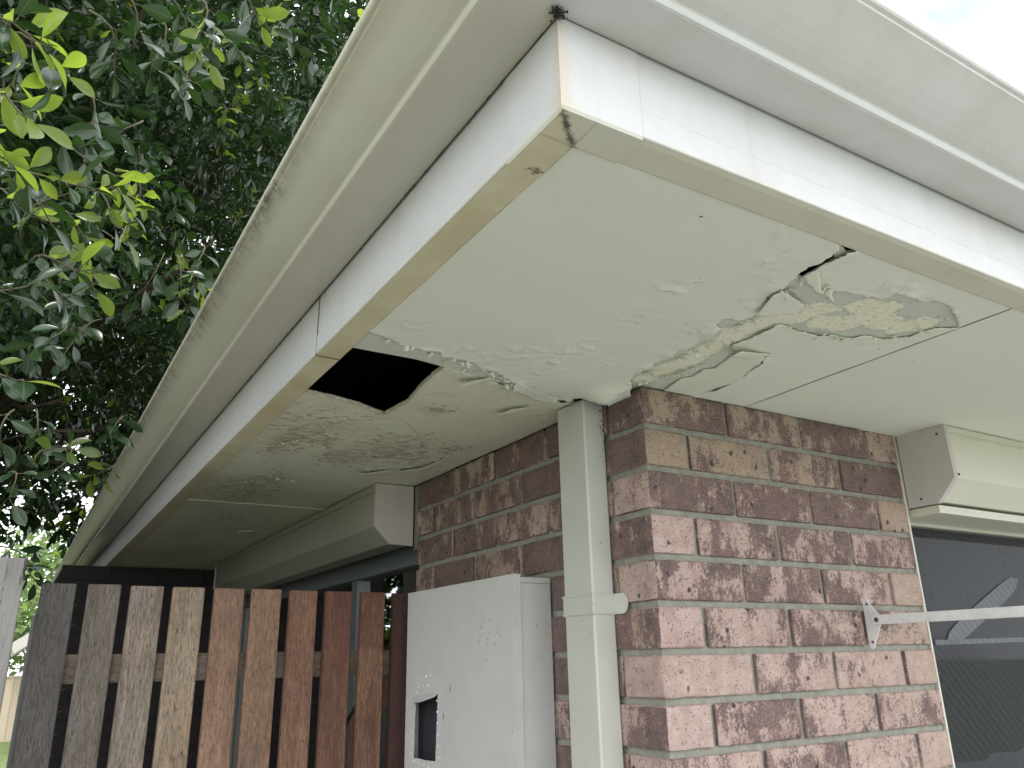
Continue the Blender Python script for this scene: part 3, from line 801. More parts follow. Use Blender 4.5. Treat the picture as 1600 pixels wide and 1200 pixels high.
# small curled flakes hanging along the torn paint edges
def flakes(line, n, size, rs, lift=1.0, mt=None):
    r_ = random.Random(rs); P = [Vector(S(a, b)) for a, b in line]; V_ = []; F_2 = []
    seg = [(P[i + 1] - P[i]).length for i in range(len(P) - 1)]; tot = sum(seg)
    for _ in range(n):
        u = r_.random() * tot; i = 0
        while u > seg[i] and i < len(seg) - 1: u -= seg[i]; i += 1
        p = P[i].lerp(P[i + 1], u / seg[i]) + Vector((r_.gauss(0, .004), r_.gauss(0, .004)))
        a = r_.uniform(0, 6.28); L_ = size * r_.uniform(.35, 1.3); W_ = L_ * r_.uniform(.5, 1.4); c1 = r_.uniform(.2, .9) * lift
        d = Vector((math.cos(a), math.sin(a))); e = Vector((-d.y, d.x)); b0 = len(V_)
        for k in range(4):
            t = k / 3; w_ = W_ * (1 - .55 * t ** 2) * r_.uniform(.8, 1.1)
            for m_ in (-1, 0, 1):
                q_ = p + d * (L_ * math.sin(t * 1.3)) + e * (w_ * .5 * m_)
                V_.append((q_.x + r_.gauss(0, .0004), q_.y + r_.gauss(0, .0004), -.0032 - L_ * c1 * (1 - math.cos(t * 1.5)) - (.0006 * abs(m_) * r_.random())))
        for k in range(3):
            for m_ in (0, 1): z_ = b0 + 3 * k + m_; F_2.append((z_, z_ + 1, z_ + 4, z_ + 3))
    o = meshobj('paint_flake', V_, F_2, mt or M['skinflap'], soffit, smooth=True); o.modifiers.new('s', 'SOLIDIFY').thickness = .0006
    o['kind'] = 'stuff'; return o
flakes([(600, 524), (650, 543), (690, 553), (752, 574), (806, 597), (856, 622)], 40, .009, 1, mt=M['skin'])
flakes([(690, 560), (745, 580), (800, 600), (835, 612), (870, 622)], 30, .008, 2)
flakes([(1000, 585), (1060, 562), (1118, 530), (1150, 510), (1200, 485)], 34, .009, 3)
flakes([(1200, 478), (1226, 450), (1262, 436), (1300, 455)], 22, .010, 4)
flakes([(1220, 506), (1262, 519), (1320, 527), (1400, 526), (1460, 511), (1492, 488)], 26, .007, 5)
flakes([(1000, 597), (1030, 590), (1075, 578), (1110, 565)], 26, .008, 6)
flakes([(560, 735), (610, 725), (660, 715), (700, 708), (740, 700)], 46, .0065, 7, mt=M['skinE'])
flakes([(440, 690), (480, 685), (520, 700)], 34, .0065, 8, mt=M['skinE'])
flakes([(655, 645), (690, 640), (720, 635)], 16, .005, 9, mt=M['skinE'])
flakes([(380, 750), (430, 745), (480, 752)], 26, .007, 10, mt=M['skinE'])
flakes([(780, 600), (820, 606), (850, 616)], 30, .007, 11, mt=M['skinE'])
flap([(800, 603), (815, 611), (830, 619), (848, 625), (866, 629), (876, 618), (856, 613), (840, 605), (820, 596), (806, 592)], .012, sd=31, wav=.006, label='pale curled lip of the torn paint by the downpipe')
flap([(957, 632), (948, 622), (952, 612), (968, 604), (984, 596), (986, 604), (972, 618)], .020, sd=32, wav=.003, label='hanging torn paint tongue over the brick corner')
# hairline cracks drawn as fine grooves of missing paint
crk = plain('crack_line', (.10, .09, .06), .9)
def hair(pts, w_, z=-.0035, nm='crack'):
    P = [Vector(S(a, b)) for a, b in pts]; Q = []
    for i in range(len(P) - 1):
        n = max(2, int((P[i + 1] - P[i]).length / .006))
        for j in range(n):
            p = P[i].lerp(P[i + 1], j / n); nn = noise.noise_vector(Vector((p.x * 60, p.y * 60, 2))) * .0018
            Q.append(p + Vector((nn.x, nn.y)))
    Q.append(P[-1])
    return Q, w_, z
for pts, w_ in (([(598, 650), (622, 653), (633, 656), (645, 668), (655, 680), (661, 690), (658, 697)], .0012), ([(598, 650), (580, 654), (565, 655)], .0012), ([(455, 690), (480, 680), (522, 670)], .0012), ([(690, 703), (740, 703), (760, 700)], .0012),
                ([(640, 620), (690, 612), (712, 618), (730, 618)], .001), ([(735, 590), (720, 588), (697, 583)], .001)):
    Q, w2, z2 = hair(pts, w_)
    hv, hf = [], []; n0 = 0
    for i, p in enumerate(Q):
        d = (Q[min(i + 1, len(Q) - 1)] - Q[max(i - 1, 0)]).normalized(); nrm = Vector((-d.y, d.x)) * w2 * (.4 + .6 * rnd()) * .5
        hv += [(p.x + nrm.x, p.y + nrm.y, -.003), (p.x - nrm.x, p.y - nrm.y, -.003)]
    for i in range(len(Q) - 1): hf.append((n0 + 2 * i, n0 + 2 * i + 1, n0 + 2 * i + 3, n0 + 2 * i + 2))
    meshobj('crack', hv, hf, crk, soffit)
# round vent/downlight far in the left eave
q = MB(); q.tube([(-.239, 2.208, -.001), (-.239, 2.208, -.006)], .045, .042, 24); q.build('downlight', M['roller'], soffit, True)

# ------------------------------------------------------------------ fascia
XL, YR = -.627, -.629
ZB = -.003; ZT = .13
def mitre(profile, end_l, end_r, name, material, parent, side):
    """profile: list of (offset outward, z). side 'L': runs along +y at x=-offset; 'R': runs along +x at y=-offset; mitred at the corner"""
    vs = []; n = len(profile)
    seg = [0] + list(np.linspace(.08, 1, 14))
    for t in seg:
        for (o_, z) in profile:
            if side == 'L': vs.append((-o_, -o_ + (end_l + o_) * t, z))
            else: vs.append((-o_ + (end_r + o_) * t, -o_, z))
    fs = []
    for k in range(len(seg) - 1):
        for i in range(n - 1):
            a_ = k * n + i; q_ = (a_, a_ + 1, a_ + n + 1, a_ + n); fs.append(q_ if side == 'R' else q_[::-1])
    return meshobj(name, vs, fs, material, parent)
ENDL, ENDR = 9.5, 4.6
def fascia(side, off):
    d = off
    pr = [(d, ZT), (d, .058 + .0), (d, .036), (d + .0014, .0335), (d + .0014, .0022), (d + .0008, .0002), (d - .001, -.0008)]
    o = mitre(pr, ENDL, ENDR, 'fascia_board', M['fascia'], house, side)
    s_ = mitre([(d - .0012, -.0009), (d - .008, -.0022), (.584, -.0034), (.584, .0006), (.5835, .006)], ENDL, ENDR, 'fascia_return', M['strip' if side == 'L' else 'stripR'], o, side)
    b_ = mitre([(.592, .0075), (.592, .2)], ENDL, ENDR, 'backing', M['dark'], o, side)
    return o
fL = fascia('L', .627); fL['label'] = 'white fascia board along the side eave, stained on its underside'
fR = fascia('R', .629); fR['label'] = 'bright white fascia board along the front eave'
# corner cover pieces standing 1.5 mm proud
def cover(side, off, length, material, parent, start=None, proud=.0016):
    d = off + proud
    vs = []; pr = [(d, ZT - .004), (d, .0), (d - .002, -.0035), (.584, -.0055)]
    a0 = None
    for t in (0, 1):
        for (o_, z) in pr:
            if side == 'L': vs.append((-o_, (-o_ if t == 0 else length), z))
            else: vs.append(((-o_ if t == 0 else length), -o_, z))
    n = len(pr); fs = [((i, i + 1, n + i + 1, n + i) if side == 'R' else (i, n + i, n + i + 1, i + 1)) for i in range(n - 1)]
    # end return faces
    vs += [(-(off - .001), length, ZT - .004), (-(off - .001), length, 0)] if side == 'L' else [(length, -(off - .001), ZT - .004), (length, -(off - .001), 0)]
    fs.append((n, n + 1, 2 * n + 1, 2 * n))
    o = meshobj('cover_piece', vs, fs, material, parent, mats=[material, M['strip' if side == 'L' else 'stripR']], midx=[0, 0, 1, 0][:len(fs)])
    return o
cover('L', .627, -.520, M['fascia'], fL); cover('R', .629, -.525, M['fascia'], fR)
# butt joint line at y=.15 on the left fascia: two thin lips
q = MB(); q.box((-.6289, .138, -.0045), (-.6265, .1392, .112)); q.box((-.627, .138, -.0050), (-.586, .1395, -.0038))
q.build('joint', plain('rust_line', (.17, .12, .07), .9), fL)
q = MB(); q.box((-.5250, -.6307, .001), (-.5245, -.6292, .108)); q.build('joint', plain('hair_line', (.5, .49, .45), .9), fR)

# gutters: underside, small upright edge, sloping front, lip
def gutter(side, inner, o1, o2):
    mt = M['gutterL'] if side == 'L' else M['gutterR']
    pr = [(inner - .004, .160), (inner - .003, .113), (o1 - .004, .1105), (o1 - .001, .1115), (o1, .1135), (o1 + .0012, .1195), (o1 + .003, .1212)]
    for k in range(1, 7):
        t = k / 6
        pr.append((o1 + .003 + (o2 - .002 - o1 - .003) * t, .1212 + (.163 - .1212) * (t ** 1.12) - .0015 * math.sin(math.pi * t)))
    pr += [(o2 - .001, .1655), (o2 + .003, .168), (o2 + .0045, .1705), (o2 + .005, .180), (o2 + .003, .184), (o2 - .003, .185), (o2 - .006, .182), (o2 - .0065, .16), (o1 + .01, .135), (inner, .13)]
    return mitre(pr, ENDL, ENDR, 'gutter', mt, house, side)
gL = gutter('L', .627, .711, .776); gL['label'] = 'grey cream gutter along the side eave with black mould under its lip'
gR = gutter('R', .629, .697, .773); gR['label'] = 'pale grey gutter along the front eave against the sky'
for g_ in (gL, gR):
    md = g_.modifiers.new('b', 'SOLIDIFY'); md.thickness = .0008; md.offset = -1
# dirt clump and web in the corner, mould on the mitre of the return
mould = plain('black_mould', (.045, .04, .045), .95, 0, .002)
def speckle(name, centre, n, spread, size, material, parent, flat=None, rs=3):
    q = MB(); r_ = random.Random(rs)
    for i in range(n):
        c = Vector(centre) + Vector([r_.gauss(0, s) for s in spread]); s_ = size * (.3 + r_.random())
        bm = bmesh.new(); bmesh.ops.create_icosphere(bm, subdivisions=1, radius=s_)
        for v in bm.verts: v.co = c + Vector([v.co[k] * (.4 + 1.2 * r_.random()) * (flat[k] if flat else 1) for k in range(3)])
        bm.verts.index_update(); q.add([v.co for v in bm.verts], [[v.index for v in f.verts] for f in bm.faces]); bm.free()
    return q.build(name, material, parent)
speckle('dirt', (-.634, -.636, .108), 110, (.0035, .0035, .0025), .0014, mould, fR)['kind'] = 'stuff'
mitre([(.6290, .1085), (.6290, .1118)], ENDL, ENDR, 'shadow_gap', plain('gap_shade', (.10, .085, .07), .9), fL, 'L')  # dark strips painted in as the shadow line under each gutter
mitre([(.6310, .1095), (.6310, .1118)], ENDL, ENDR, 'shadow_gap', plain('gap_shade_pale', (.20, .20, .21), .9), fR, 'R')
# grime line between gutter and fascia
def grime(side, off, a0, a1, n, rs):
    q = MB(); r_ = random.Random(rs)
    for i in range(n):
        t = a0 + (a1 - a0) * r_.random() ** 1.3; l_ = .002 + .012 * r_.random() ** 2; rr = .0003 + .0007 * r_.random()
        z = .1105 + r_.gauss(0, .0012)
        if side == 'L': q.tube([(-off - .0015, t, z), (-off - .0015, t + l_, z + r_.gauss(0, .0005))], rr, n=4)
        else: q.tube([(t, -off - .0015, z), (t + l_, -off - .0015, z + r_.gauss(0, .0005))], rr, n=4)
    return q
gm_ = plain('grime_brown', (.10, .085, .065), .95)
grime('L', .6275, -.62, 3.5, 300, 1).build('grime', gm_, gL)['kind'] = 'stuff'

# ------------------------------------------------------------------ roof
def roof():
    lip = .742; z0 = .19; k = math.tan(rad(21))
    q = MB()
    def plane(zo, e):
        # left and right pitches meeting on the hip
        W_ = 3.6
        return [(-e, -e, zo), (-e, ENDL, zo), (W_, ENDL, zo + k * (W_ + e)), (W_, W_, zo + k * (W_ + e)), (ENDR, -e, zo), (ENDR, W_, zo + k * (W_ + e))]
    v = plane(z0, lip)
    q.add(v, [(0, 1, 2, 3), (0, 3, 5, 4)])
    r = q.build('roof', M['roofing'], house); md = r.modifiers.new('s', 'SOLIDIFY'); md.thickness = .02; md.offset = 1
    r['label'] = 'tiled hip roof above the gutters'
    q = MB(); v = plane(z0 - .012, .62); q.add(v, [(3, 2, 1, 0), (4, 5, 3, 0)]); q.build('sarking', M['sarking'], r)
    q = MB()
    for i in range(14):
        y = -.3 + i * .6
        q.add([(-.57, y, .10), (-.57, y + .04, .10), (1.0, y + .04, .10 + k * 1.57), (1.0, y, .10 + k * 1.57), (-.57, y, .19), (-.57, y + .04, .19), (1.0, y + .04, .19 + k * 1.57), (1.0, y, .19 + k * 1.57)],
              [(0, 1, 2, 3), (4, 7, 6, 5), (0, 4, 5, 1), (3, 2, 6, 7), (0, 3, 7, 4), (1, 5, 6, 2)])
    q.build('rafter', M['timber'], r)
    # wall plate / inner wall closing the eave cavity
    q = MB(); q.box((.11, .0, .0), (.13, ENDL, .5)); q.box((.0, .11, .008), (ENDR, .13, .5)); q.box((-.57, 9.3, 0), (.1, 9.32, .4)); q.build('plate', M['dark'], r)
roof()

# ------------------------------------------------------------------ windows
def glassmat(name, tint, rough=.03, spec=1.0):
    m = bpy.data.materials.new(name); m.use_nodes = True; nt = m.node_tree; nt.nodes.clear()
    out = N(nt, 'ShaderNodeOutputMaterial'); tr = N(nt, 'ShaderNodeBsdfTransparent'); tr.inputs[0].default_value = (*tint, 1)
    gl = N(nt, 'ShaderNodeBsdfGlossy'); gl.inputs['Roughness'].default_value = rough; gl.inputs[0].default_value = (.9, .9, .9, 1)
    fr = N(nt, 'ShaderNodeFresnel', inp={'IOR': 1.5}); mx = N(nt, 'ShaderNodeMixShader')
    f = mth(nt, 'MULTIPLY', fr.outputs[0], spec, True)
    nt.links.new(f, mx.inputs[0]); nt.links.new(tr.outputs[0], mx.inputs[1]); nt.links.new(gl.outputs[0], mx.inputs[2]); nt.links.new(mx.outputs[0], out.inputs[0])
    return m
M['glass'] = glassmat('window_glass', (.40, .43, .45), .02, .75)
def screenmat():
    m, nt, b = mat('insect_screen')
    tcn = N(nt, 'ShaderNodeTexCoord', name='TC')
    wv = N(nt, 'ShaderNodeTexWave', inp={'Scale': 22.0, 'Distortion': 2.0, 'Detail': 2, 'Detail Scale': 1.2}); wv.bands_direction = 'DIAGONAL'
    nt.links.new(tcn.outputs['Object'], wv.inputs[0])
    b.inputs['Base Color'].default_value = (.040, .043, .052, 1); b.inputs['Roughness'].default_value = .7
    a = mth(nt, 'ADD', mth(nt, 'MULTIPLY', wv.outputs['Fac'], .13), .38)
    nt.links.new(a, b.inputs['Alpha'])
    return m
M['screen'] = screenmat()
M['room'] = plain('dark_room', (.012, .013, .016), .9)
M['cloth'] = plain('pale_cloth', (.62, .63, .68), .8)
M['band'] = plain('reflection_band', (.40, .40, .43), .7)
M['alu'] = plain('grey_aluminium', (.23, .25, .25), .45, .3)
# right window
wr = bpy.data.objects.new('window', None); COL.objects.link(wr); wr.parent = house; wr['label'] = 'dark window with insect screen beside the brick pier'
q = MB()
q.box((.8305, .0025, -1.25), (.8370, .105, -.189), .0006)      # jamb
q.box((.8375, .042, -1.25), (.848, .105, -.10)); q.box((.8305, .004, -.1885), (.8475, .1, -.002))
q.box((.848, .040, -.207), (2.74, .105, -.10), .001)      # head
q.box((.848, .046, -.2165), (2.74, .075, -.2075), .001)
q.box((2.74, .042, -1.25), (2.76, .105, -.10)); q.box((.829, -.01, -1.262), (2.76, .105, -1.245))
q.box((1.78, .046, -1.244), (1.82, .09, -.217))
q.build('frame', M['frame'], wr)
q = MB(); q.add([(.848, .078, -1.245), (2.74, .078, -1.245), (2.74, .078, -.208), (.848, .078, -.208)], [(0, 1, 2, 3)]); q.build('pane', M['glass'], wr)
q = MB(); q.add([(.848, .055, -1.245), (1.78, .055, -1.245), (1.78, .055, -.2166), (.848, .055, -.2166)], [(0, 1, 2, 3)]); q.build('screen', M['screen'], wr)
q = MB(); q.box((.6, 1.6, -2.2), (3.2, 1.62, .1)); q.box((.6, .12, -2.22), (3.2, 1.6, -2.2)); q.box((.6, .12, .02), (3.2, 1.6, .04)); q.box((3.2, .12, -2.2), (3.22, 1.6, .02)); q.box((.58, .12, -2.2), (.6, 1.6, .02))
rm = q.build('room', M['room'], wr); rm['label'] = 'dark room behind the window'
def inw(px, py, y):
    d = ray(px, py); t = (y - CAM.y) / d.y; return CAM + d * t
# strap, bar and panel shapes standing in for window reflections; draped cloth inside
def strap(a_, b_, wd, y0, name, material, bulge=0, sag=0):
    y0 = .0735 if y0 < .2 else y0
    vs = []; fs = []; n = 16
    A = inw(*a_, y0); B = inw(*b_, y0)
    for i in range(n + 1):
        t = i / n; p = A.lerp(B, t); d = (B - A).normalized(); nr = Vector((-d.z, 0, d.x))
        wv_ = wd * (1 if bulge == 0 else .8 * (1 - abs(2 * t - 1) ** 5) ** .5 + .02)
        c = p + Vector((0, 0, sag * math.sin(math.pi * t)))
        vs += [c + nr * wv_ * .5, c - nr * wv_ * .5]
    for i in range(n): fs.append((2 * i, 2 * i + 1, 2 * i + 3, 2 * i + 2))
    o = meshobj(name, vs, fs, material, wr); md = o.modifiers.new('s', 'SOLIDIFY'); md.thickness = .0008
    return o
strap((1480, 1005), (1590, 905), .055, .15, 'reflection_strap', M['band'], 1)['label'] = 'pale slanting strap standing for a reflection in the window'
strap((1462, 1004), (1640, 998), .012, .14, 'reflection_bar', M['band'])
q = MB(); vs = []; fs = []
n = 26
for i in range(n + 1):
    t = i / n; x = .95 + t * 1.0
    fold = .012 * math.sin(t * 40) + .01 * noise.noise(Vector((t * 9, 0, 0)))
    for j in range(7):
        vs.append((x, .17 + fold * (1 + .3 * j) + .01 * j, -.80 + .035 * t - .05 * j + .01 * noise.noise(Vector((t * 6, j, 0)))))
for i in range(n):
    for j in range(6): k = i * 7 + j; fs.append((k, k + 1, k + 8, k + 7))
meshobj('curtain', vs, fs, M['cloth'], wr, True)['label'] = 'pale draped cloth at the bottom of the window'
M['reflect_grey'] = plain('reflection_grey', (.13, .13, .15), .8)
strap((1450, 900), (1560, 860), .20, .30, 'reflection_panel', M['reflect_grey'])

# left window
wl = bpy.data.objects.new('window', None); COL.objects.link(wl); wl.parent = house; wl['label'] = 'dark reflecting window under the side shutter box'
q = MB()
q.box((.004, 1.067, -.20), (.1, 1.0995, -.002)); q.box((.045, 1.07, -.215), (.105, 3.35, -.10), .001); q.box((.035, 1.07, -.235), (.105, 3.35, -.2155), .001)
q.box((.045, 1.072, -1.25), (.105, 1.10, -.2355)); q.box((.045, 3.32, -1.25), (.105, 3.35, -.2355)); q.box((-.01, 1.07, -1.262), (.105, 3.35, -1.245))
q.box((.045, 1.68, -1.244), (.1, 1.735, -.236)); q.box((.045, 2.5, -1.244), (.1, 2.54, -.236))
q.build('frame', M['alu'], wl)
q = MB(); q.add([(.07, 1.10, -1.245), (.07, 3.32, -1.245), (.07, 3.32, -.236), (.07, 1.10, -.236)], [(0, 1, 2, 3)]); q.build('pane', M['glass'], wl)
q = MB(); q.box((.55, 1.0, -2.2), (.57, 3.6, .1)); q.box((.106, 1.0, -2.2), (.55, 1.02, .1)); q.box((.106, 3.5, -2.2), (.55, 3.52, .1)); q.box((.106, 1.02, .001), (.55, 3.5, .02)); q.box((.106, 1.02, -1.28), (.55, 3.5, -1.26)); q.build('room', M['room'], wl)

# ------------------------------------------------------------------ roller shutter boxes
def shutter(side):
    o = bpy.data.objects.new('shutter_box', None); COL.objects.link(o); o.parent = house
    D, H = .125, .186
    pr = [(0, -.002), (D, -.002), (D, -.132), (D - .051, -.184), (0, -H)]
    if side == 'R':
        o['label'] = 'cream roller shutter box over the right window'
        P = lambda lst: [(-a, b) for a, b in lst]
        q = MB(); q.prism(P([(0, -.019), (D - .005, -.019), (D - .005, -.131), (D - .056, -.180), (0, -.180)]), 0, .856, 2.78); b = q.build('housing', M['roller'], o)
        q = MB(); q.box((.856, -D + .0005, -.0185), (2.78, 0, -.0035), .0008); q.box((.857, -D + .0055 - .003, -.022), (2.78, -.05, -.0188)); q.build('top_rail', M['roller'], o)
        q = MB(); q.prism(P([(0, -.0015), (D + .001, -.0015), (D + .002, -.132), (D - .049, -.1855), (0, -H)]), 0, .8405, .8555); q.build('end_cap', M['cap'], o)['label'] = 'mauve grey end cap of the shutter box'
        q = MB(); q.prism(P([(0, -.0015), (D + .001, -.0015), (D + .002, -.132), (D - .049, -.1855), (0, -H)]), 0, 2.781, 2.789); q.build('end_cap', M['cap'], o)
        q = MB(); q.box((.857, -.066, -.207), (2.78, .04, -.1875), .001); q.build('guide', M['roller'], o)
        for (y, z) in ((-.105, -.022), (-.035, -.170)): q = MB(); q.tube([(.8410, y, z), (.8390, y, z)], .0028, n=10); q.build('screw', M['nail'], o)
        q = MB(); q.tube([(.872, -.1200, -.122), (.872, -.1225, -.122)], .003, n=10)
        q.build('screw', M['nail'], o)
    else:
        o['label'] = 'shaded cream roller shutter box over the side window'
        P = lambda lst: [(-a, b) for a, b in lst]
        def py(lst, a0, a1, nm, mt):
            q = MB(); q.prism([(-a, b) for a, b in lst], 1, a0, a1); return q.build(nm, mt, o)
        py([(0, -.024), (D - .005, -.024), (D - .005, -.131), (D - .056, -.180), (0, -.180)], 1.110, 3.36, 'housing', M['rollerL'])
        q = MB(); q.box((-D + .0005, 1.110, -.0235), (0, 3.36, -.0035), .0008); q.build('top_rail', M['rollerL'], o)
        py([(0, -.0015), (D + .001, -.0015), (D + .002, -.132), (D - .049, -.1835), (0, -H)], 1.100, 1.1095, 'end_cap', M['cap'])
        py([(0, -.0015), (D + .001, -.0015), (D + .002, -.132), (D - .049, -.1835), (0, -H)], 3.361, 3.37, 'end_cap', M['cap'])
    return o
shutter('R'); shutter('L')

# ------------------------------------------------------------------ downpipe
dp = bpy.data.objects.new('downpipe', None); COL.objects.link(dp); dp.parent = house; dp['label'] = 'rectangular cream downpipe at the brick corner'
q = MB(); q.box((-.055, .125, -2.22), (-.002, .222, -.001), .0035); q.build('pipe', M['pipe'], dp)
q = MB(); q.box((-.0575, .1225, -.4415), (-.0008, .2245, -.4000), .002)
q.build('strap', M['pipe'], dp)
# strap ribs and ear
q = MB()
for z in (-.4035, -.438): q.box((-.0586, .1215, z - .0014), (-.0008, .2255, z + .0014), .0006)
q.build('rib', M['pipe'], dp)
ear = []
for k in range(13):
    a_ = -math.pi / 2 - math.pi * k / 12
    ear.append((.099 + .015 * math.cos(a_) * 1.0, -.4205 + .0195 * math.sin(a_)))
ear = [(.1225, -.440)] + ear + [(.1225, -.401)]
q = MB(); q.prism(ear, 0, -.0035, -.0012); q.build('ear', M['pipe'], dp)
q = MB(); q.tube([(-.0034, .1, -.418), (-.0056, .1, -.418)], .0035, .0028, 10); q.build('screw', M['pipe'], dp)
speckle('mould', (-.008, .1247, -.055), 60, (.0035, .0001, .033), .0013, mould, dp, flat=(1, .15, 1), rs=9)['kind'] = 'stuff'

# ------------------------------------------------------------------ meter box (its own thing on the wall)
mbx = thing('meter_box', 'grey cream meter box with a cut hole in its door, on the brick wall', 'meter box', (-.05, .63, -.95))
def under(o, root):
    o.parent = root; o.matrix_parent_inverse = Matrix.Translation(-Vector(root.location)); return o
q = MB(); q.prism([(-.078, -1.02), (-.0035, -1.02), (-.0035, -.366), (-.078, -.366)], 1, .356, .905)
# shell with opening: build as five walls
q = MB()
q.box((-.0795, .352, -1.03), (-.001, .3545, -.3625), .0006)
q.box((-.0795, .9055, -1.03), (-.001, .908, -.3625), .0006)
q.box((-.0795, .355, -1.03), (-.001, .905, -1.027)); q.box((-.0795, .355, -.3655), (-.001, .905, -.3625)); q.box((-.004, .3555, -1.026), (-.001, .9045, -.3662))
under(q.build('case', M['box'], mbx), mbx)
q = MB(); q.box((-.0815, .3505, -.3620), (-.0008, .909, -.3500), .001); under(q.build('lid', M['box'], mbx), mbx)
HB = [(.722, -.598), (.7235, -.640), (.727, -.69), (.7315, -.7475), (.775, -.7495), (.861, -.750), (.858, -.70), (.8555, -.65), (.851, -.607), (.80, -.602)]
# door slab with a ragged hole
do, _ = resample([(.349, -1.035), (.349, -.343), (.911, -.343), (.911, -1.035)], [False] * 4, .03, 0, 1)
hb, _ = resample(HB, [True] * len(HB), .01, .0015, 3)
vs2 = list(do) + list(hb); ed = [(i, (i + 1) % len(do)) for i in range(len(do))] + [(len(do) + i, len(do) + (i + 1) % len(hb)) for i in range(len(hb))]
res = delaunay_2d_cdt([Vector(v) for v in vs2], ed, [], 0, 1e-6)
V2 = [tuple(v) for v in res[0]]; F2 = [f for f in res[2] if not inside(np.mean([V2[i] for i in f], 0), hb)]
nn = len(V2); vs = [(-.0955, a_, b_) for a_, b_ in V2] + [(-.0925, a_, b_) for a_, b_ in V2]
fs = [tuple(f) for f in F2] + [tuple(nn + i for i in f[::-1]) for f in F2]
from collections import Counter
ec = Counter(); dirn = {}
for f in F2:
    for i in range(len(f)):
        a_, b_ = f[i], f[(i + 1) % len(f)]; ec[frozenset((a_, b_))] += 1; dirn[frozenset((a_, b_))] = (a_, b_)
for k_, c_ in ec.items():
    if c_ == 1: a_, b_ = dirn[k_]; fs.append((a_, a_ + nn, b_ + nn, b_))
q = MB(); q.add(vs, fs)
# folded door edges
q.box((-.0925, .3495, -1.035), (-.0805, .3520, -.3435)); q.box((-.0925, .908, -1.035), (-.0805, .9105, -.3435)); q.box((-.0924, .3525, -.3465), (-.0822, .9075, -.3438)); q.box((-.0924, .3525, -1.0345), (-.0822, .9075, -1.032))
door = under(q.build('door', M['box'], mbx), mbx)
door['label'] = 'scratched door with a rectangular hole cut out'
# bent tab above the hole
n = 10; vs = []; fs = []
for i in range(n + 1):
    t = i / n; y = .7225 + (.862 - .7225) * t
    lift = .001 + .013 * math.sin(math.pi * min(1, t * .62 + .28)); zt = -.5975 - .010 * t
    vs += [(-.0962, y, zt + .002), (-.0965 - lift * .6, y, zt - .004), (-.0965 - lift, y, zt - .006 - .008 * min(1, t * 2.2))]
for i in range(n): fs += [(3 * i, 3 * i + 3, 3 * i + 4, 3 * i + 1), (3 * i + 1, 3 * i + 4, 3 * i + 5, 3 * i + 2)]
o = meshobj('tab', vs, fs, M['box']); o.modifiers.new('s', 'SOLIDIFY').thickness = .001; under(o, mbx)
q = MB(); r_ = random.Random(3)
def chip(y, z, s_):
    q.box((-.0975 - .001 * r_.random(), y - s_ * (.5 + .5 * r_.random()), z - s_ * (.6 + r_.random())), (-.0953, y + s_ * .6, z + s_ * (.6 + .6 * r_.random())), .0004)
for (y, z) in ((.84, -.563), (.815, -.560), (.789, -.556), (.762, -.553), (.83, -.583), (.803, -.579), (.777, -.577), (.843, -.595)): chip(y, z, .0022)
for k in range(6):
    t = k / 5; chip(.728 - .010 + .010 * (1 - t) - .004, -.612 - .125 * t, .0020); chip(.861 + .005 * t, -.62 - .12 * t, .0015)
for k in range(4): chip(.85 - k * .027, -.757 - .002 * k, .0024)
under(q.build('burr', M['chip'], mbx), mbx)['kind'] = 'stuff'
q = MB()
for k in range(16):
    y = r_.uniform(.39, .52); z = -.43 - r_.random() * .09; q.tube([(-.0958, y, z), (-.0959, y - .006 * r_.random(), z - .004 - .006 * r_.random())], .0003, n=4)
q.tube([(-.0958, .655, -.575), (-.096, .652, -.586), (-.096, .658, -.589)], .0007, n=5); q.tube([(-.0958, .69, -.64), (-.096, .689, -.656)], .0011, .0004, n=5)
under(q.build('scratch', M['nail'], mbx), mbx)['kind'] = 'stuff'
q = MB(); q.box((-.062, .60, -.95), (-.006, .904, -.40), .003); q.box((-.072, .735, -.95), (-.0625, .752, -.42), .002); under(q.build('panel', M['hole'], mbx), mbx)  # dark block added so the cut hole looks deep in shade

# ------------------------------------------------------------------ awning arm
arm = thing('awning_arm', 'white metal awning arm bolted to the brick pier, pointing away from the wall', 'awning arm', (.6, 0, -.46))
tri = []
for (cx, cz, r_0, a0, a1) in ((-.010, -.416, .0070, 10, 190), (-.034, -.4545, .0105, 115, 245), (-.010, -.507, .0070, 170, 350)):
    for k in range(7):
        a_ = rad(a0 + (a1 - a0) * k / 6); tri.append((cx + r_0 * math.cos(a_), cz + r_0 * math.sin(a_)))
q = MB(); q.prism(tri, 0, .594, .5965)
under(q.build('bracket', M['arm'], arm), arm)
q = MB(); q.box((.5885, -.80, -.4645), (.5935, -.022, -.4445), .0012); under(q.build('bar', M['arm'], arm), arm)
for (x_, y_, z_, r0) in ((.5885, -.034, -.4545, .0055), (.594, -.013, -.4205, .003), (.594, -.013, -.500, .003)):
    q = MB(); q.tube([(x_, y_, z_), (x_ - .002, y_, z_)], r0, r0 * .8, 14); under(q.build('rivet', M['steel'], arm), arm)

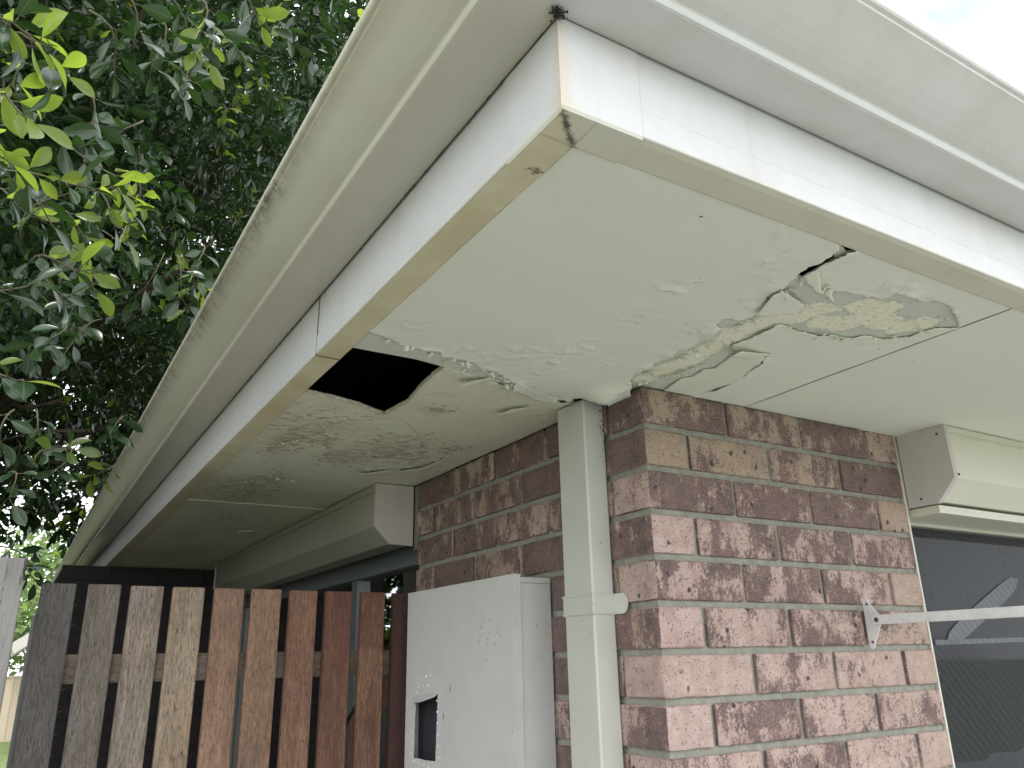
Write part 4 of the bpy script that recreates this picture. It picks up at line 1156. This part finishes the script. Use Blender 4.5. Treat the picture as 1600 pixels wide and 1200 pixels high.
# ------------------------------------------------------------------ timber gate and post
GY = .95
gate = thing('timber_gate', 'weathered timber slat gate between the post and the meter box', 'gate', (-.5, GY, -2.2))
SL = [(-.9715, -.902, (0.065, 0.058, 0.051), (0.064, 0.055, 0.049), 0, .75, (0.085, 0.078, 0.074)),
      (-.8775, -.809, (0.119, 0.092, 0.070), (0.124, 0.103, 0.081), -.52, .55, (0.135, 0.122, 0.108)),
      (-.787, -.7155, (0.136, 0.102, 0.082), (0.218, 0.170, 0.129), -.425, .4, (0.204, 0.184, 0.167)),
      (-.694, -.6215, (0.272, 0.196, 0.128), (0.257, 0.189, 0.128), 0, .35, (0.302, 0.272, 0.242)),
      (-.597, -.526, (0.266, 0.146, 0.089), (0.258, 0.151, 0.097), 0, .22, (0.284, 0.230, 0.196)),
      (-.507, -.4325, (0.288, 0.171, 0.107), (0.270, 0.152, 0.095), -.60, .15, (0.270, 0.216, 0.180)),
      (-.409, -.3375, (0.223, 0.107, 0.068), (0.258, 0.138, 0.080), -.655, .15, (0.196, 0.134, 0.107)),
      (-.3135, -.242, (0.177, 0.068, 0.042), (0.204, 0.098, 0.057), -.60, .1, (0.158, 0.093, 0.075)),
      (-.2145, -.1475, (0.162, 0.062, 0.043), (0.268, 0.144, 0.081), -.485, .1, (0.162, 0.096, 0.077)),
      (-.1225, -.052, (0.079, 0.030, 0.023), (0.079, 0.030, 0.023), 0, .05, (0.066, 0.040, 0.034))]
for i, (x0, x1, ct, cb, zc, g_, gc) in enumerate(SL):
    wm = wood('slat_wood', ct, cb, zc, gc, g_)
    zt = -.3365 - .0004 * i + random.uniform(-.0006, .0006)
    bm = bmesh.new(); bmesh.ops.create_cube(bm, size=1)
    for v in bm.verts: v.co = Vector((x0 + (x1 - x0) * (v.co.x + .5), GY + .019 * (v.co.y + .5), -2.15 + (zt + 2.15) * (v.co.z + .5)))
    bmesh.ops.bevel(bm, geom=bm.edges[:], offset=.0016, segments=2, affect='EDGES')
    me = bpy.data.meshes.new('slat'); bm.to_mesh(me); bm.free(); me.materials.append(wm)
    o = bpy.data.objects.new('slat', me); COL.objects.link(o); under(o, gate)
    o.rotation_euler = (0, 0, 0)
lbl = {0: 'grey weathered slat at the hinge side', 3: 'pale tan weathered slat', 4: 'orange brown slat', 9: 'very dark slat next to the meter box'}
slats = [o for o in COL.objects if o.name.startswith('slat')]
for k_, t_ in lbl.items(): slats[k_]['label'] = t_
for o in slats: o['group'] = 'slats of the timber gate'
rw = wood('rail_wood', (.15, .105, .08), (.15, .105, .08), 0, (.16, .14, .12), .4)
nt = rw.node_tree
for n_ in nt.nodes:
    if n_.bl_idname == 'ShaderNodeMapping':
        s_ = n_.inputs['Scale'].default_value; n_.inputs['Scale'].default_value = (s_[2], s_[1], s_[0] * .8)
q = MB(); q.box((-.958, GY + .0205, -.553), (-.035, GY + .055, -.490), .002); under(q.build('rail', rw), gate)
q = MB(); q.box((-.958, GY + .0205, -1.95), (-.035, GY + .055, -1.88), .002); under(q.build('rail', rw), gate)
# diagonal brace
dk = wood('brace_wood', (.10, .05, .045), (.10, .05, .045), 0, (.08, .05, .05), .2)
a_, b_ = Vector((-.93, GY + .038, -1.86)), Vector((-.12, GY + .038, -.56)); d_ = (b_ - a_); 
q = MB(); ang = math.atan2(d_.z, d_.x)
T = Matrix.Translation((a_ + b_) / 2) @ Matrix.Rotation(-ang, 4, 'Y')
q.box((-d_.length / 2, -.016, -.035), (d_.length / 2, .016, .035), .002, T); under(q.build('brace', dk), gate)
# small nails on the edge of the first slat
q = MB(); r_ = random.Random(2)
for k in range(9):
    z = -.385 - .045 * k; q.tube([(-.902, GY + .004, z), (-.896 + .003 * r_.random(), GY - .001, z + .003)], .0012, .0005, 5)
under(q.build('nail', M['nail']), gate)['kind'] = 'stuff'

q = MB()  # unseen paling fence, added to block light from the left
for i in range(48):
    y = 1.2 + i * .16; q.box((-2.42, y, -2.3), (-2.40, y + .155, -.25 + .02 * (i % 3)), .002)
for y in (1.2, 3.6, 6.0, 8.4): q.box((-2.52, y, -2.3), (-2.425, y + .1, -.4))
tag(q.build('unseen_fence', wood('paling_wood', (.10, .085, .075), (.1, .085, .07), 0, (.12, .11, .1), .4)), 'unseen timber paling fence added to darken the side passage', 'fence')
def post():
    m, nt, b = mat('weathered_post')
    c = mix(nt, ramp(nt, tex(nt, 60, 6, .7, stretch=(1, 1, .08)), [(.35, 0), (.7, 1)]), (.24, .23, .22), (.16, .152, .145))
    cr_ = ramp(nt, tex(nt, 75, 6, .75, stretch=(1, 1, .09), offs=(3, 2, 1)), [(.60, 0), (.635, 1)])
    c = mix(nt, cr_, c, (.05, .045, .04)); nt.links.new(c, b.inputs['Base Color']); b.inputs['Roughness'].default_value = .9
    bump(nt, b, mth(nt, 'SUBTRACT', tex(nt, 120, 5, .7, stretch=(1, 1, .1)), cr_), .003)
    q = MB(); q.box((-1.105, .90, -2.4), (-1.0075, 1.0, -.289), .003)
    tag(q.build('gate_post', m), 'pale grey cracked timber post left of the slat gate', 'post')
post()

# ------------------------------------------------------------------ leaf builder
def leafmat(name, base, under_, trans, rough=.26, tw=.35):
    m = bpy.data.materials.new(name); m.use_nodes = True; nt = m.node_tree; b = nt.nodes['Principled BSDF']
    out = nt.nodes['Material Output']
    A = attr(nt, 'lf')
    c = mix(nt, A[0], base, under_)
    c = mix(nt, ramp(nt, A[1], [(.86, 0), (.96, 1)]), c, (.17, .24, .04))
    c = mix(nt, ramp(nt, A[2], [(.03, .45), (.10, 0)]), c, (.16, .20, .09))
    n_ = tex(nt, 35, 3, .5)
    c = mix(nt, mth(nt, 'MULTIPLY', n_, .35), c, (.02, .03, .01))
    nt.links.new(c, b.inputs['Base Color']); b.inputs['Roughness'].default_value = rough
    b.inputs['Specular IOR Level'].default_value = .55
    tl = N(nt, 'ShaderNodeBsdfTranslucent')
    tcx = mix(nt, ramp(nt, A[1], [(.80, 0), (.96, 1)]), trans, (.36, .50, .05)); nt.links.new(tcx, tl.inputs[0])
    mx = N(nt, 'ShaderNodeMixShader')
    f = mth(nt, 'ADD', mth(nt, 'MULTIPLY', ramp(nt, A[1], [(.80, 0), (.96, 1)]), .35), tw * .6)
    nt.links.new(f, mx.inputs[0]); nt.links.new(b.outputs[0], mx.inputs[1]); nt.links.new(tl.outputs[0], mx.inputs[2]); nt.links.new(mx.outputs[0], out.inputs[0])
    return m
M['leaf'] = leafmat('fig_leaf', (.014, .036, .015), (.028, .062, .022), (.05, .13, .015), .22)
M['bark'] = plain('bark', (.13, .10, .075), .9, 0, .003, 70)
M['twig'] = plain('green_twig', (.085, .08, .04), .8)

def leaf_template(rows):
    """unit leaf along +x, folded along its midrib, obovate with short tip"""
    V = []; F = []
    V.append((0, 0, 0))
    for i in range(1, rows):
        t = i / rows; wd = .5 * math.sin(math.pi * t ** 1.3) ** .72 * .47
        z = -.13 * t * t
        V += [(t, wd, z + wd * .35), (t, 0, z), (t, -wd, z + wd * .35)]
    V.append((1.015, 0, -.15))
    F += [(0, 2, 1), (0, 3, 2)]
    for i in range(rows - 2):
        a_ = 1 + 3 * i; F += [(a_, a_ + 1, a_ + 4, a_ + 3), (a_ + 1, a_ + 2, a_ + 5, a_ + 4)]
    e = 1 + 3 * (rows - 2); l_ = len(V) - 1
    F += [(e, e + 1, l_), (e + 1, e + 2, l_)]
    return np.array(V), F
def leaves_mesh(name, pos, dirs, ups, size, young, rows, material, parent, width=1.0):
    """arrays of leaf bases, directions, up vectors, lengths"""
    T, F = leaf_template(rows)
    n = len(pos)
    X = dirs / np.linalg.norm(dirs, axis=1)[:, None]
    Y = np.cross(ups, X); Y /= np.linalg.norm(Y, axis=1)[:, None] + 1e-9; Z = np.cross(X, Y)
    T = T.copy(); T[:, 1] *= width
    P = pos[:, None, :] + size[:, None, None] * (T[None, :, 0, None] * X[:, None, :] + T[None, :, 1, None] * Y[:, None, :] + T[None, :, 2, None] * Z[:, None, :])
    nv = len(T)
    loops = []; starts = []; tot = []
    base = np.concatenate([np.array(f) for f in F]); ln = [len(f) for f in F]
    LI = (base[None, :] + (np.arange(n) * nv)[:, None]).ravel()
    LT = np.tile(ln, n); LS = np.concatenate([[0], np.cumsum(LT)[:-1]])
    me = bpy.data.meshes.new(name)
    me.vertices.add(n * nv); me.vertices.foreach_set('co', P.astype(np.float32).ravel())
    me.loops.add(len(LI)); me.loops.foreach_set('vertex_index', LI.astype(np.int32))
    me.polygons.add(len(LT)); me.polygons.foreach_set('loop_start', LS.astype(np.int32)); me.polygons.foreach_set('loop_total', LT.astype(np.int32))
    me.polygons.foreach_set('use_smooth', [True] * len(LT))
    ca = me.color_attributes.new('lf', 'FLOAT_COLOR', 'POINT')
    lat = np.abs(T[:, 1]); lat = lat / lat.max(); rim = np.ones(nv); rim[(np.abs(T[:, 1]) < 1e-6)] = 0; rim[0] = .0
    col = np.ones((n, nv, 4), np.float32); col[:, :, 2] = rim[None, :]; col[:, :, 0] = np.random.rand(n)[:, None]; col[:, :, 1] = young[:, None]
    ca.data.foreach_set('color', col.ravel())
    me.materials.append(material); me.update(calc_edges=True); me.validate()
    o = bpy.data.objects.new(name, me); COL.objects.link(o)
    if parent: under(o, parent)
    return o
np.random.seed(4)
def allowed(P):
    """keep foliage out of the house, the roof and the air just in front of the gutter"""
    x, y, z = P[:, 0], P[:, 1], P[:, 2]
    k = math.tan(rad(21))
    roofz = .26 + k * (np.minimum(x, y) + .77)
    bad = (x > -.86) & (z < roofz)
    slope = (x + 1.018) - .338 * (z + .519)
    bad |= (slope > -.012) & (x < -.70)
    bad |= (slope > .6)
    bad |= (np.linalg.norm(P - np.array(CAM), axis=1) < .95)
    bad |= (y < -2.5)
    return ~bad

tree = thing('fig_tree', 'big dense dark leaved fig tree overhanging the left eave', 'tree', (-1.9, 5.2, -2.3))
# crown: twigs scattered in lumpy shell volumes
def crown(n_clumps, region, cr, per, size, rows, rs, dens_low=None, young_p=.05, name='crown'):
    r = np.random.RandomState(rs)
    POS = []; DIR = []; UP = []; SZ = []; YG = []
    (x0, x1), (y0, y1), (z0, z1) = region
    cc = []
    while len(cc) < n_clumps:
        c = np.array([r.uniform(x0, x1), r.uniform(y0, y1), r.uniform(z0, z1)])
        # underside of the crown rises towards the camera
        if c[2] < zlow(c[0], c[1]) and c[0] > -1.7: continue
        cc.append(c)
    for c in cc:
        R = cr * r.uniform(.6, 1.3)
        yc = r.rand() < .13
        for k in range(per):
            d = r.normal(size=3); d /= np.linalg.norm(d)
            p = c + d * R * (r.rand() ** .5) * np.array([1, 1, .7])
            td = d * .7 + r.normal(size=3) * .45 + np.array([0, 0, -.25]); td /= np.linalg.norm(td)
            nl = r.randint(6, 11)
            side = np.cross(td, r.normal(size=3)); side /= np.linalg.norm(side)
            tip = r.rand() < (young_p * (5 if yc else 1))
            for j in range(nl):
                t = j / nl; s_ = 1 if j % 2 else -1
                rot = r.uniform(-.6, .6)
                ld = td * (.55 + .5 * t) + side * s_ * (1 - .6 * t) * 1.0 + np.cross(td, side) * rot + r.normal(size=3) * .18 + np.array([0, 0, -.2])
                POS.append(p + td * t * .13); DIR.append(ld); UP.append(np.array([0, 0, 1.]) + r.normal(size=3) * .55)
                SZ.append(size * r.uniform(.65, 1.25)); YG.append(r.uniform(.88, 1.) if (tip and t > .4) else r.uniform(0, .85))
    POS = np.array(POS); ok = allowed(POS + 0) & allowed(POS + np.array(DIR) * .05)
    o = leaves_mesh(name, POS[ok], np.array(DIR)[ok], np.array(UP)[ok], np.array(SZ)[ok], np.array(YG)[ok], rows, M['leaf'], tree)
    return o
def zlow(x, y):
    return .55 + .10 * max(0, 4.5 - y) + .06 * (y - 4) + .18 * math.sin(x * 3 + y * 1.7)
c1 = crown(190, ((-1.6, .9), (1.2, 3.6), (.35, 3.6)), .34, 36, .052, 4, 1, young_p=.03)
c2 = crown(420, ((-2.2, 1.8), (3.4, 7.0), (.2, 5.2)), .5, 34, .055, 4, 2, young_p=.04)
c3 = crown(560, ((-4.5, -1.55), (.7, 8.5), (-.6, 5.0)), .6, 14, .15, 4, 3)  # unseen foliage on the left, added to shade the side passage
c4 = crown(330, ((-2.4, 2.6), (6.0, 9.0), (.2, 6.5)), .7, 26, .10, 4, 5, young_p=.06)
c1['label'] = 'near foliage above the eave'
# trunk and limbs
q = MB()
q.tube([(-1.9, 5.2, -2.35), (-1.95, 5.25, -1.2), (-1.85, 5.2, -.1), (-1.7, 5.1, .9), (-1.4, 5.0, 2.0), (-1.1, 5.0, 3.4)], .24, .10, 14); under(q.build('trunk', M['bark'], tree, True), tree)
def limb(a_, b_, r0, r1, n=9, sd=0, wob=.12):
    a_, b_ = Vector(a_), Vector(b_); P = []
    for i in range(n):
        t = i / (n - 1); P.append(a_.lerp(b_, t) + noise.noise_vector(Vector((t * 2.2, sd, 0))) * wob * math.sin(math.pi * t) + Vector((0, 0, -.10 * math.sin(math.pi * t))))
    return P, r0, r1
r_ = random.Random(6)
for i, (a_, b_, r0) in enumerate([((-1.7, 5.1, .9), (-.55, 2.6, 1.35), .05), ((-1.6, 5.0, 1.4), (-.2, 3.2, 2.4), .045), ((-1.5, 5.0, 1.8), (-.9, 2.0, 2.3), .04), ((-1.8, 5.2, .5), (-.6, 4.2, .95), .04), ((-1.4, 5, 2.2), (.3, 4.0, 3.4), .05), ((-1.8, 5.2, .3), (-3.2, 3.5, 2.0), .06), ((-1.3, 5, 2.6), (-1.5, 2.2, 3.4), .05)]):
    P, a0, a1 = limb(a_, b_, r0, .012, sd=i * 3.3)
    q = MB(); q.tube(P, a0, a1, 8)
    for k in range(7):
        j = 3 + k % 5; s_ = P[min(j, 8)]; e_ = s_ + Vector((r_.uniform(-.5, .5), r_.uniform(-.7, .2), r_.uniform(-.25, .45)))
        mid = (s_ + e_) / 2 + Vector((r_.uniform(-.06, .06), 0, r_.uniform(-.06, .06)))
        if all(allowed(np.array([tuple(u)]))[0] for u in (s_, mid, e_)): q.tube([s_, mid, e_], .012, .003, 6)
    under(q.build('branch', M['bark'], tree, True), tree)
# near sprigs hanging in front: stem plus leaves
def sprig(base, tip, nl, size, young, rs, up=(0, 0, 1)):
    r = np.random.RandomState(rs)
    base = np.array(base); tip = np.array(tip); ax = tip - base; L_ = np.linalg.norm(ax); ax /= L_
    side = np.cross(ax, np.array([.3, -.8, .4])); side /= np.linalg.norm(side); up2 = np.cross(side, ax)
    pts = [base + ax * L_ * t + side * .02 * math.sin(t * 3 + rs) + up2 * .015 * math.sin(t * 5) for t in np.linspace(0, 1, 7)]
    q = MB(); q.tube(pts, .0023, .0010, 6)
    P = []; D = []; U = []; S_ = []; Y = []
    for j in range(nl):
        t = (.25 + .75 * j / max(1, nl - 1)); a_ = j * 2.4 + r.uniform(-.3, .3)
        p = base + ax * L_ * t + side * .02 * math.sin(t * 3 + rs) + up2 * .015 * math.sin(t * 5)
        d = ax * (.35 + .5 * t) + side * math.cos(a_) + up2 * math.sin(a_) * .8 + r.normal(size=3) * .15 + np.array([0, 0, -.12])
        d /= np.linalg.norm(d)
        p2 = p + d * .010
        q.tube([p, p2], .0011, .0009, 5)
        P.append(p2); D.append(d); U.append(np.cross(d, r.normal(size=3)) * .9 + np.array([0, -.6, .8])); S_.append(size * r.uniform(.7, 1.2)); Y.append(young if r.rand() < .6 + .4 * (young < .5) else r.uniform(0, .8))
    root = q.build('sprig', M['twig'], None, True); under(root, tree)
    lo = leaves_mesh('leaves', np.array(P), np.array(D), np.array(U), np.array(S_), np.array(Y), 8, M['leaf'], None)
    lo.parent = root; 
    return root
def at(px, py, dist):
    d = ray(px, py).normalized(); return CAM + d * dist
SP = [((-40, 40), (60, 55), 1.25, .95, 9), ((-20, 60), (95, 95), 1.30, 1.0, 8), ((-60, 150), (60, 165), 1.2, .96, 9), ((-40, 20), (35, 20), 1.3, .3, 7), ((-20, 270), (180, 280), 1.5, .97, 11),
      ((60, 200), (150, 250), 1.55, .5, 8), ((0, 230), (70, 340), 1.4, .2, 8), ((140, 260), (210, 330), 1.75, .95, 9), ((120, 300), (195, 345), 1.7, .92, 7), ((40, 420), (140, 400), 1.45, .94, 9), ((60, 440), (120, 450), 1.5, .3, 8),
      ((-10, 480), (35, 430), 1.3, .4, 6), ((-30, 600), (10, 580), 1.3, .95, 6), ((180, -20), (210, 60), 1.6, .3, 8), ((230, 10), (250, 110), 1.65, .5, 8), ((300, -10), (330, 80), 1.8, .95, 12), ((330, 40), (345, 90), 1.85, .95, 9), ((370, -10), (420, 30), 1.7, .93, 10), ((400, -20), (445, 40), 1.75, .93, 8),
      ((150, 20), (175, 100), 1.6, .2, 8), ((110, 130), (150, 210), 1.7, .6, 8), ((270, 100), (300, 140), 1.9, .3, 8), ((310, 380), (320, 440), 2.0, .5, 9), ((280, 400), (300, 480), 2.0, .6, 8), ((330, 430), (290, 470), 2.0, .9, 6),
      ((60, 720), (95, 700), 1.9, .9, 8), ((100, 690), (85, 730), 2.0, .5, 8), ((170, 720), (150, 745), 2.4, .93, 9), ((180, 650), (190, 680), 2.2, .6, 8), ((20, 640), (15, 700), 1.8, .3, 7), ((40, 880), (60, 910), 3.0, .5, 8), ((10, 850), (50, 890), 2.8, .5, 9), ((30, 370), (110, 300), 1.6, .2, 9), ((90, 500), (60, 540), 1.7, .3, 8), ((210, 180), (180, 230), 2.0, .3, 9)]
for i, (a_, b_, d_, yg, nl) in enumerate(SP):
    B0 = at(*a_, d_ + .05); T0 = at(*b_, d_)
    sprig(tuple(B0), tuple(T0), nl, .050, yg, 40 + i)
SP2 = [((355, 60), (375, 90), 3.0, .97, 12), ((385, 90), (400, 120), 3.2, .97, 12), ((350, 130), (380, 160), 3.4, .97, 14), ((340, 160), (360, 200), 3.1, .96, 12), ((375, 180), (400, 210), 3.6, .97, 14), ((400, 200), (420, 230), 3.6, .95, 12), ((330, 200), (350, 230), 3.4, .95, 10),  # bright clusters: sunlit look given by the young-leaf colour
       ((190, 270), (215, 300), 1.8, .96, 9), ((170, 330), (205, 360), 1.8, .95, 8), ((0, 100), (50, 130), 1.35, .98, 8), ((-20, 200), (30, 240), 1.4, .97, 8), ((0, 300), (60, 330), 1.5, .96, 8), ((100, 330), (130, 370), 1.7, .95, 7), ((100, 380), (140, 440), 1.6, .97, 8),
       ((290, 420), (320, 450), 2.3, .95, 8), ((140, 780), (160, 800), 2.8, .96, 10), ((120, 800), (140, 820), 3.0, .97, 10), ((60, 640), (80, 700), 2.2, .5, 9), ((420, 330), (400, 350), 3.2, .5, 9), ((480, 180), (500, 200), 3.2, .96, 8), ((420, 130), (440, 150), 3.4, .96, 8), ((0, 740), (30, 770), 2.0, .4, 8), ((560, 30), (575, 40), 2.8, .96, 6)]
for i, (a_, b_, d_, yg, nl) in enumerate(SP2):
    T0 = at(*b_, d_); B0 = at(*a_, d_ + .06)
    if allowed(np.array([tuple(T0)]))[0]: sprig(tuple(B0), tuple(T0), nl, .047, yg, 90 + i)
r_ = random.Random(31)
# more shaded sprigs through the near foliage
for i in range(80):
    px = r_.uniform(0, 540); py = r_.uniform(0, 800); d_ = r_.uniform(2.3, 4.6)
    T0 = at(px, py, d_); B0 = T0 + Vector((r_.uniform(-.12, .12), r_.uniform(-.05, .12), r_.uniform(.05, .18)))
    if not (allowed(np.array([tuple(T0)]))[0] and allowed(np.array([tuple(B0)]))[0]): continue
    if px > 30 + (860 - py) * .5: continue
    sprig(tuple(B0), tuple(T0), r_.randint(7, 10), .066,   .93 if r_.random() < .12 else r_.uniform(.1, .8), 200 + i)

# ------------------------------------------------------------------ far background
def bgtree(loc, h, r, label, rs, col_=None):
    t = thing('garden_tree', label, 'tree', loc)
    q = MB(); q.tube([(loc[0], loc[1], loc[2]), (loc[0] + .1, loc[1], loc[2] + h * .55)], .12, .05, 8); under(q.build('trunk', M['bark'], None, True), t)
    rr = np.random.RandomState(rs); n = 2600
    P = rr.normal(size=(n, 3)); P /= np.linalg.norm(P, axis=1)[:, None]
    lump = 1 + .3 * np.sin(P[:, 0] * 5 + rs) * np.cos(P[:, 2] * 6)
    P = P * (rr.rand(n, 1) ** .4) * r * lump[:, None] * np.array([1, 1, .85]) + np.array(loc) + np.array([0, 0, h * .68])
    leaves_mesh('crown', P, rr.normal(size=(n, 3)), rr.normal(size=(n, 3)), rr.uniform(.16, .32, n), rr.uniform(0, .95, n), 3, M['bgleaf'], t)
M['bgleaf'] = leafmat('pale_leaf', (.16, .24, .09), (.24, .32, .14), (.25, .38, .08), .6, .5)
bgtree((-1.2, 28, -2.3), 4.6, 1.7, 'pale green tree beyond the cream fence, seen between post and gate', 1)
bgtree((.2, 34, -2.3), 8.0, 2.0, 'taller grey green tree behind the neighbour roof', 2)
bgtree((-4.5, 30, -2.3), 6.0, 2.4, 'round tree farther left beyond the cream fence', 3)
cf = plain('cream_fence_sheet', (.62, .52, .42), .6)
q = MB()
for i in range(70):
    x = -9 + i * .2; q.box((x, 25, -2.32), (x + .1, 25.03, -.72)); q.box((x + .1, 25.015, -2.32), (x + .2, 25.045, -.72))
q.box((-9, 24.98, -.72), (5, 25.06, -.68))
tag(q.build('sheet_fence', cf), 'cream ribbed metal boundary fence across the far lawn', 'fence')
nh = thing('neighbour_house', 'cream gable roof edge of the neighbouring house behind the gate', 'house', (1.5, 20, -2.3))
q = MB(); q.box((-.35, 20.3, -2.3), (6, 26, .3)); under(q.build('wall', plain('cream_render', (.6, .55, .46), .8), None), nh)
q = MB(); q.add([(-.98, 19.6, -.02), (2.6, 19.6, 2.6), (6.2, 19.6, -.02), (-.98, 26.4, -.02), (2.6, 26.4, 2.6), (6.2, 26.4, -.02)], [(0, 1, 4, 3), (1, 2, 5, 4)])
o = under(q.build('roof', M['cap'], None), nh); o.modifiers.new('s', 'SOLIDIFY').thickness = .22
q = MB(); q.tube([(-1.05, 22, -2.3), (-1.05, 22, -1.99), (-1.05, 22, -1.97), (-1.05, 22, -1.9)], .16, .15, 20)
tub = tag(q.build('garden_drum', plain('white_plastic', (.6, .6, .6), .5), None, True), 'round pale drum standing on the lawn left of the gate', 'drum')
q = MB(); vs = []
bm = bmesh.new(); bmesh.ops.create_uvsphere(bm, u_segments=20, v_segments=12, radius=.22)
for v in bm.verts: v.co = Vector((-1.13, 20, -2.18)) + Vector((v.co.x * 1.3, v.co.y, v.co.z * .75 + (.04 if v.co.z > 0 else 0)))
bm.verts.index_update(); q.add([v.co for v in bm.verts], [[v.index for v in f.verts] for f in bm.faces]); bm.free()
tag(q.build('play_ball', plain('red_plastic', (.45, .05, .05), .4), None, True), 'red rounded plastic shape on the lawn in the lower left corner', 'toy')
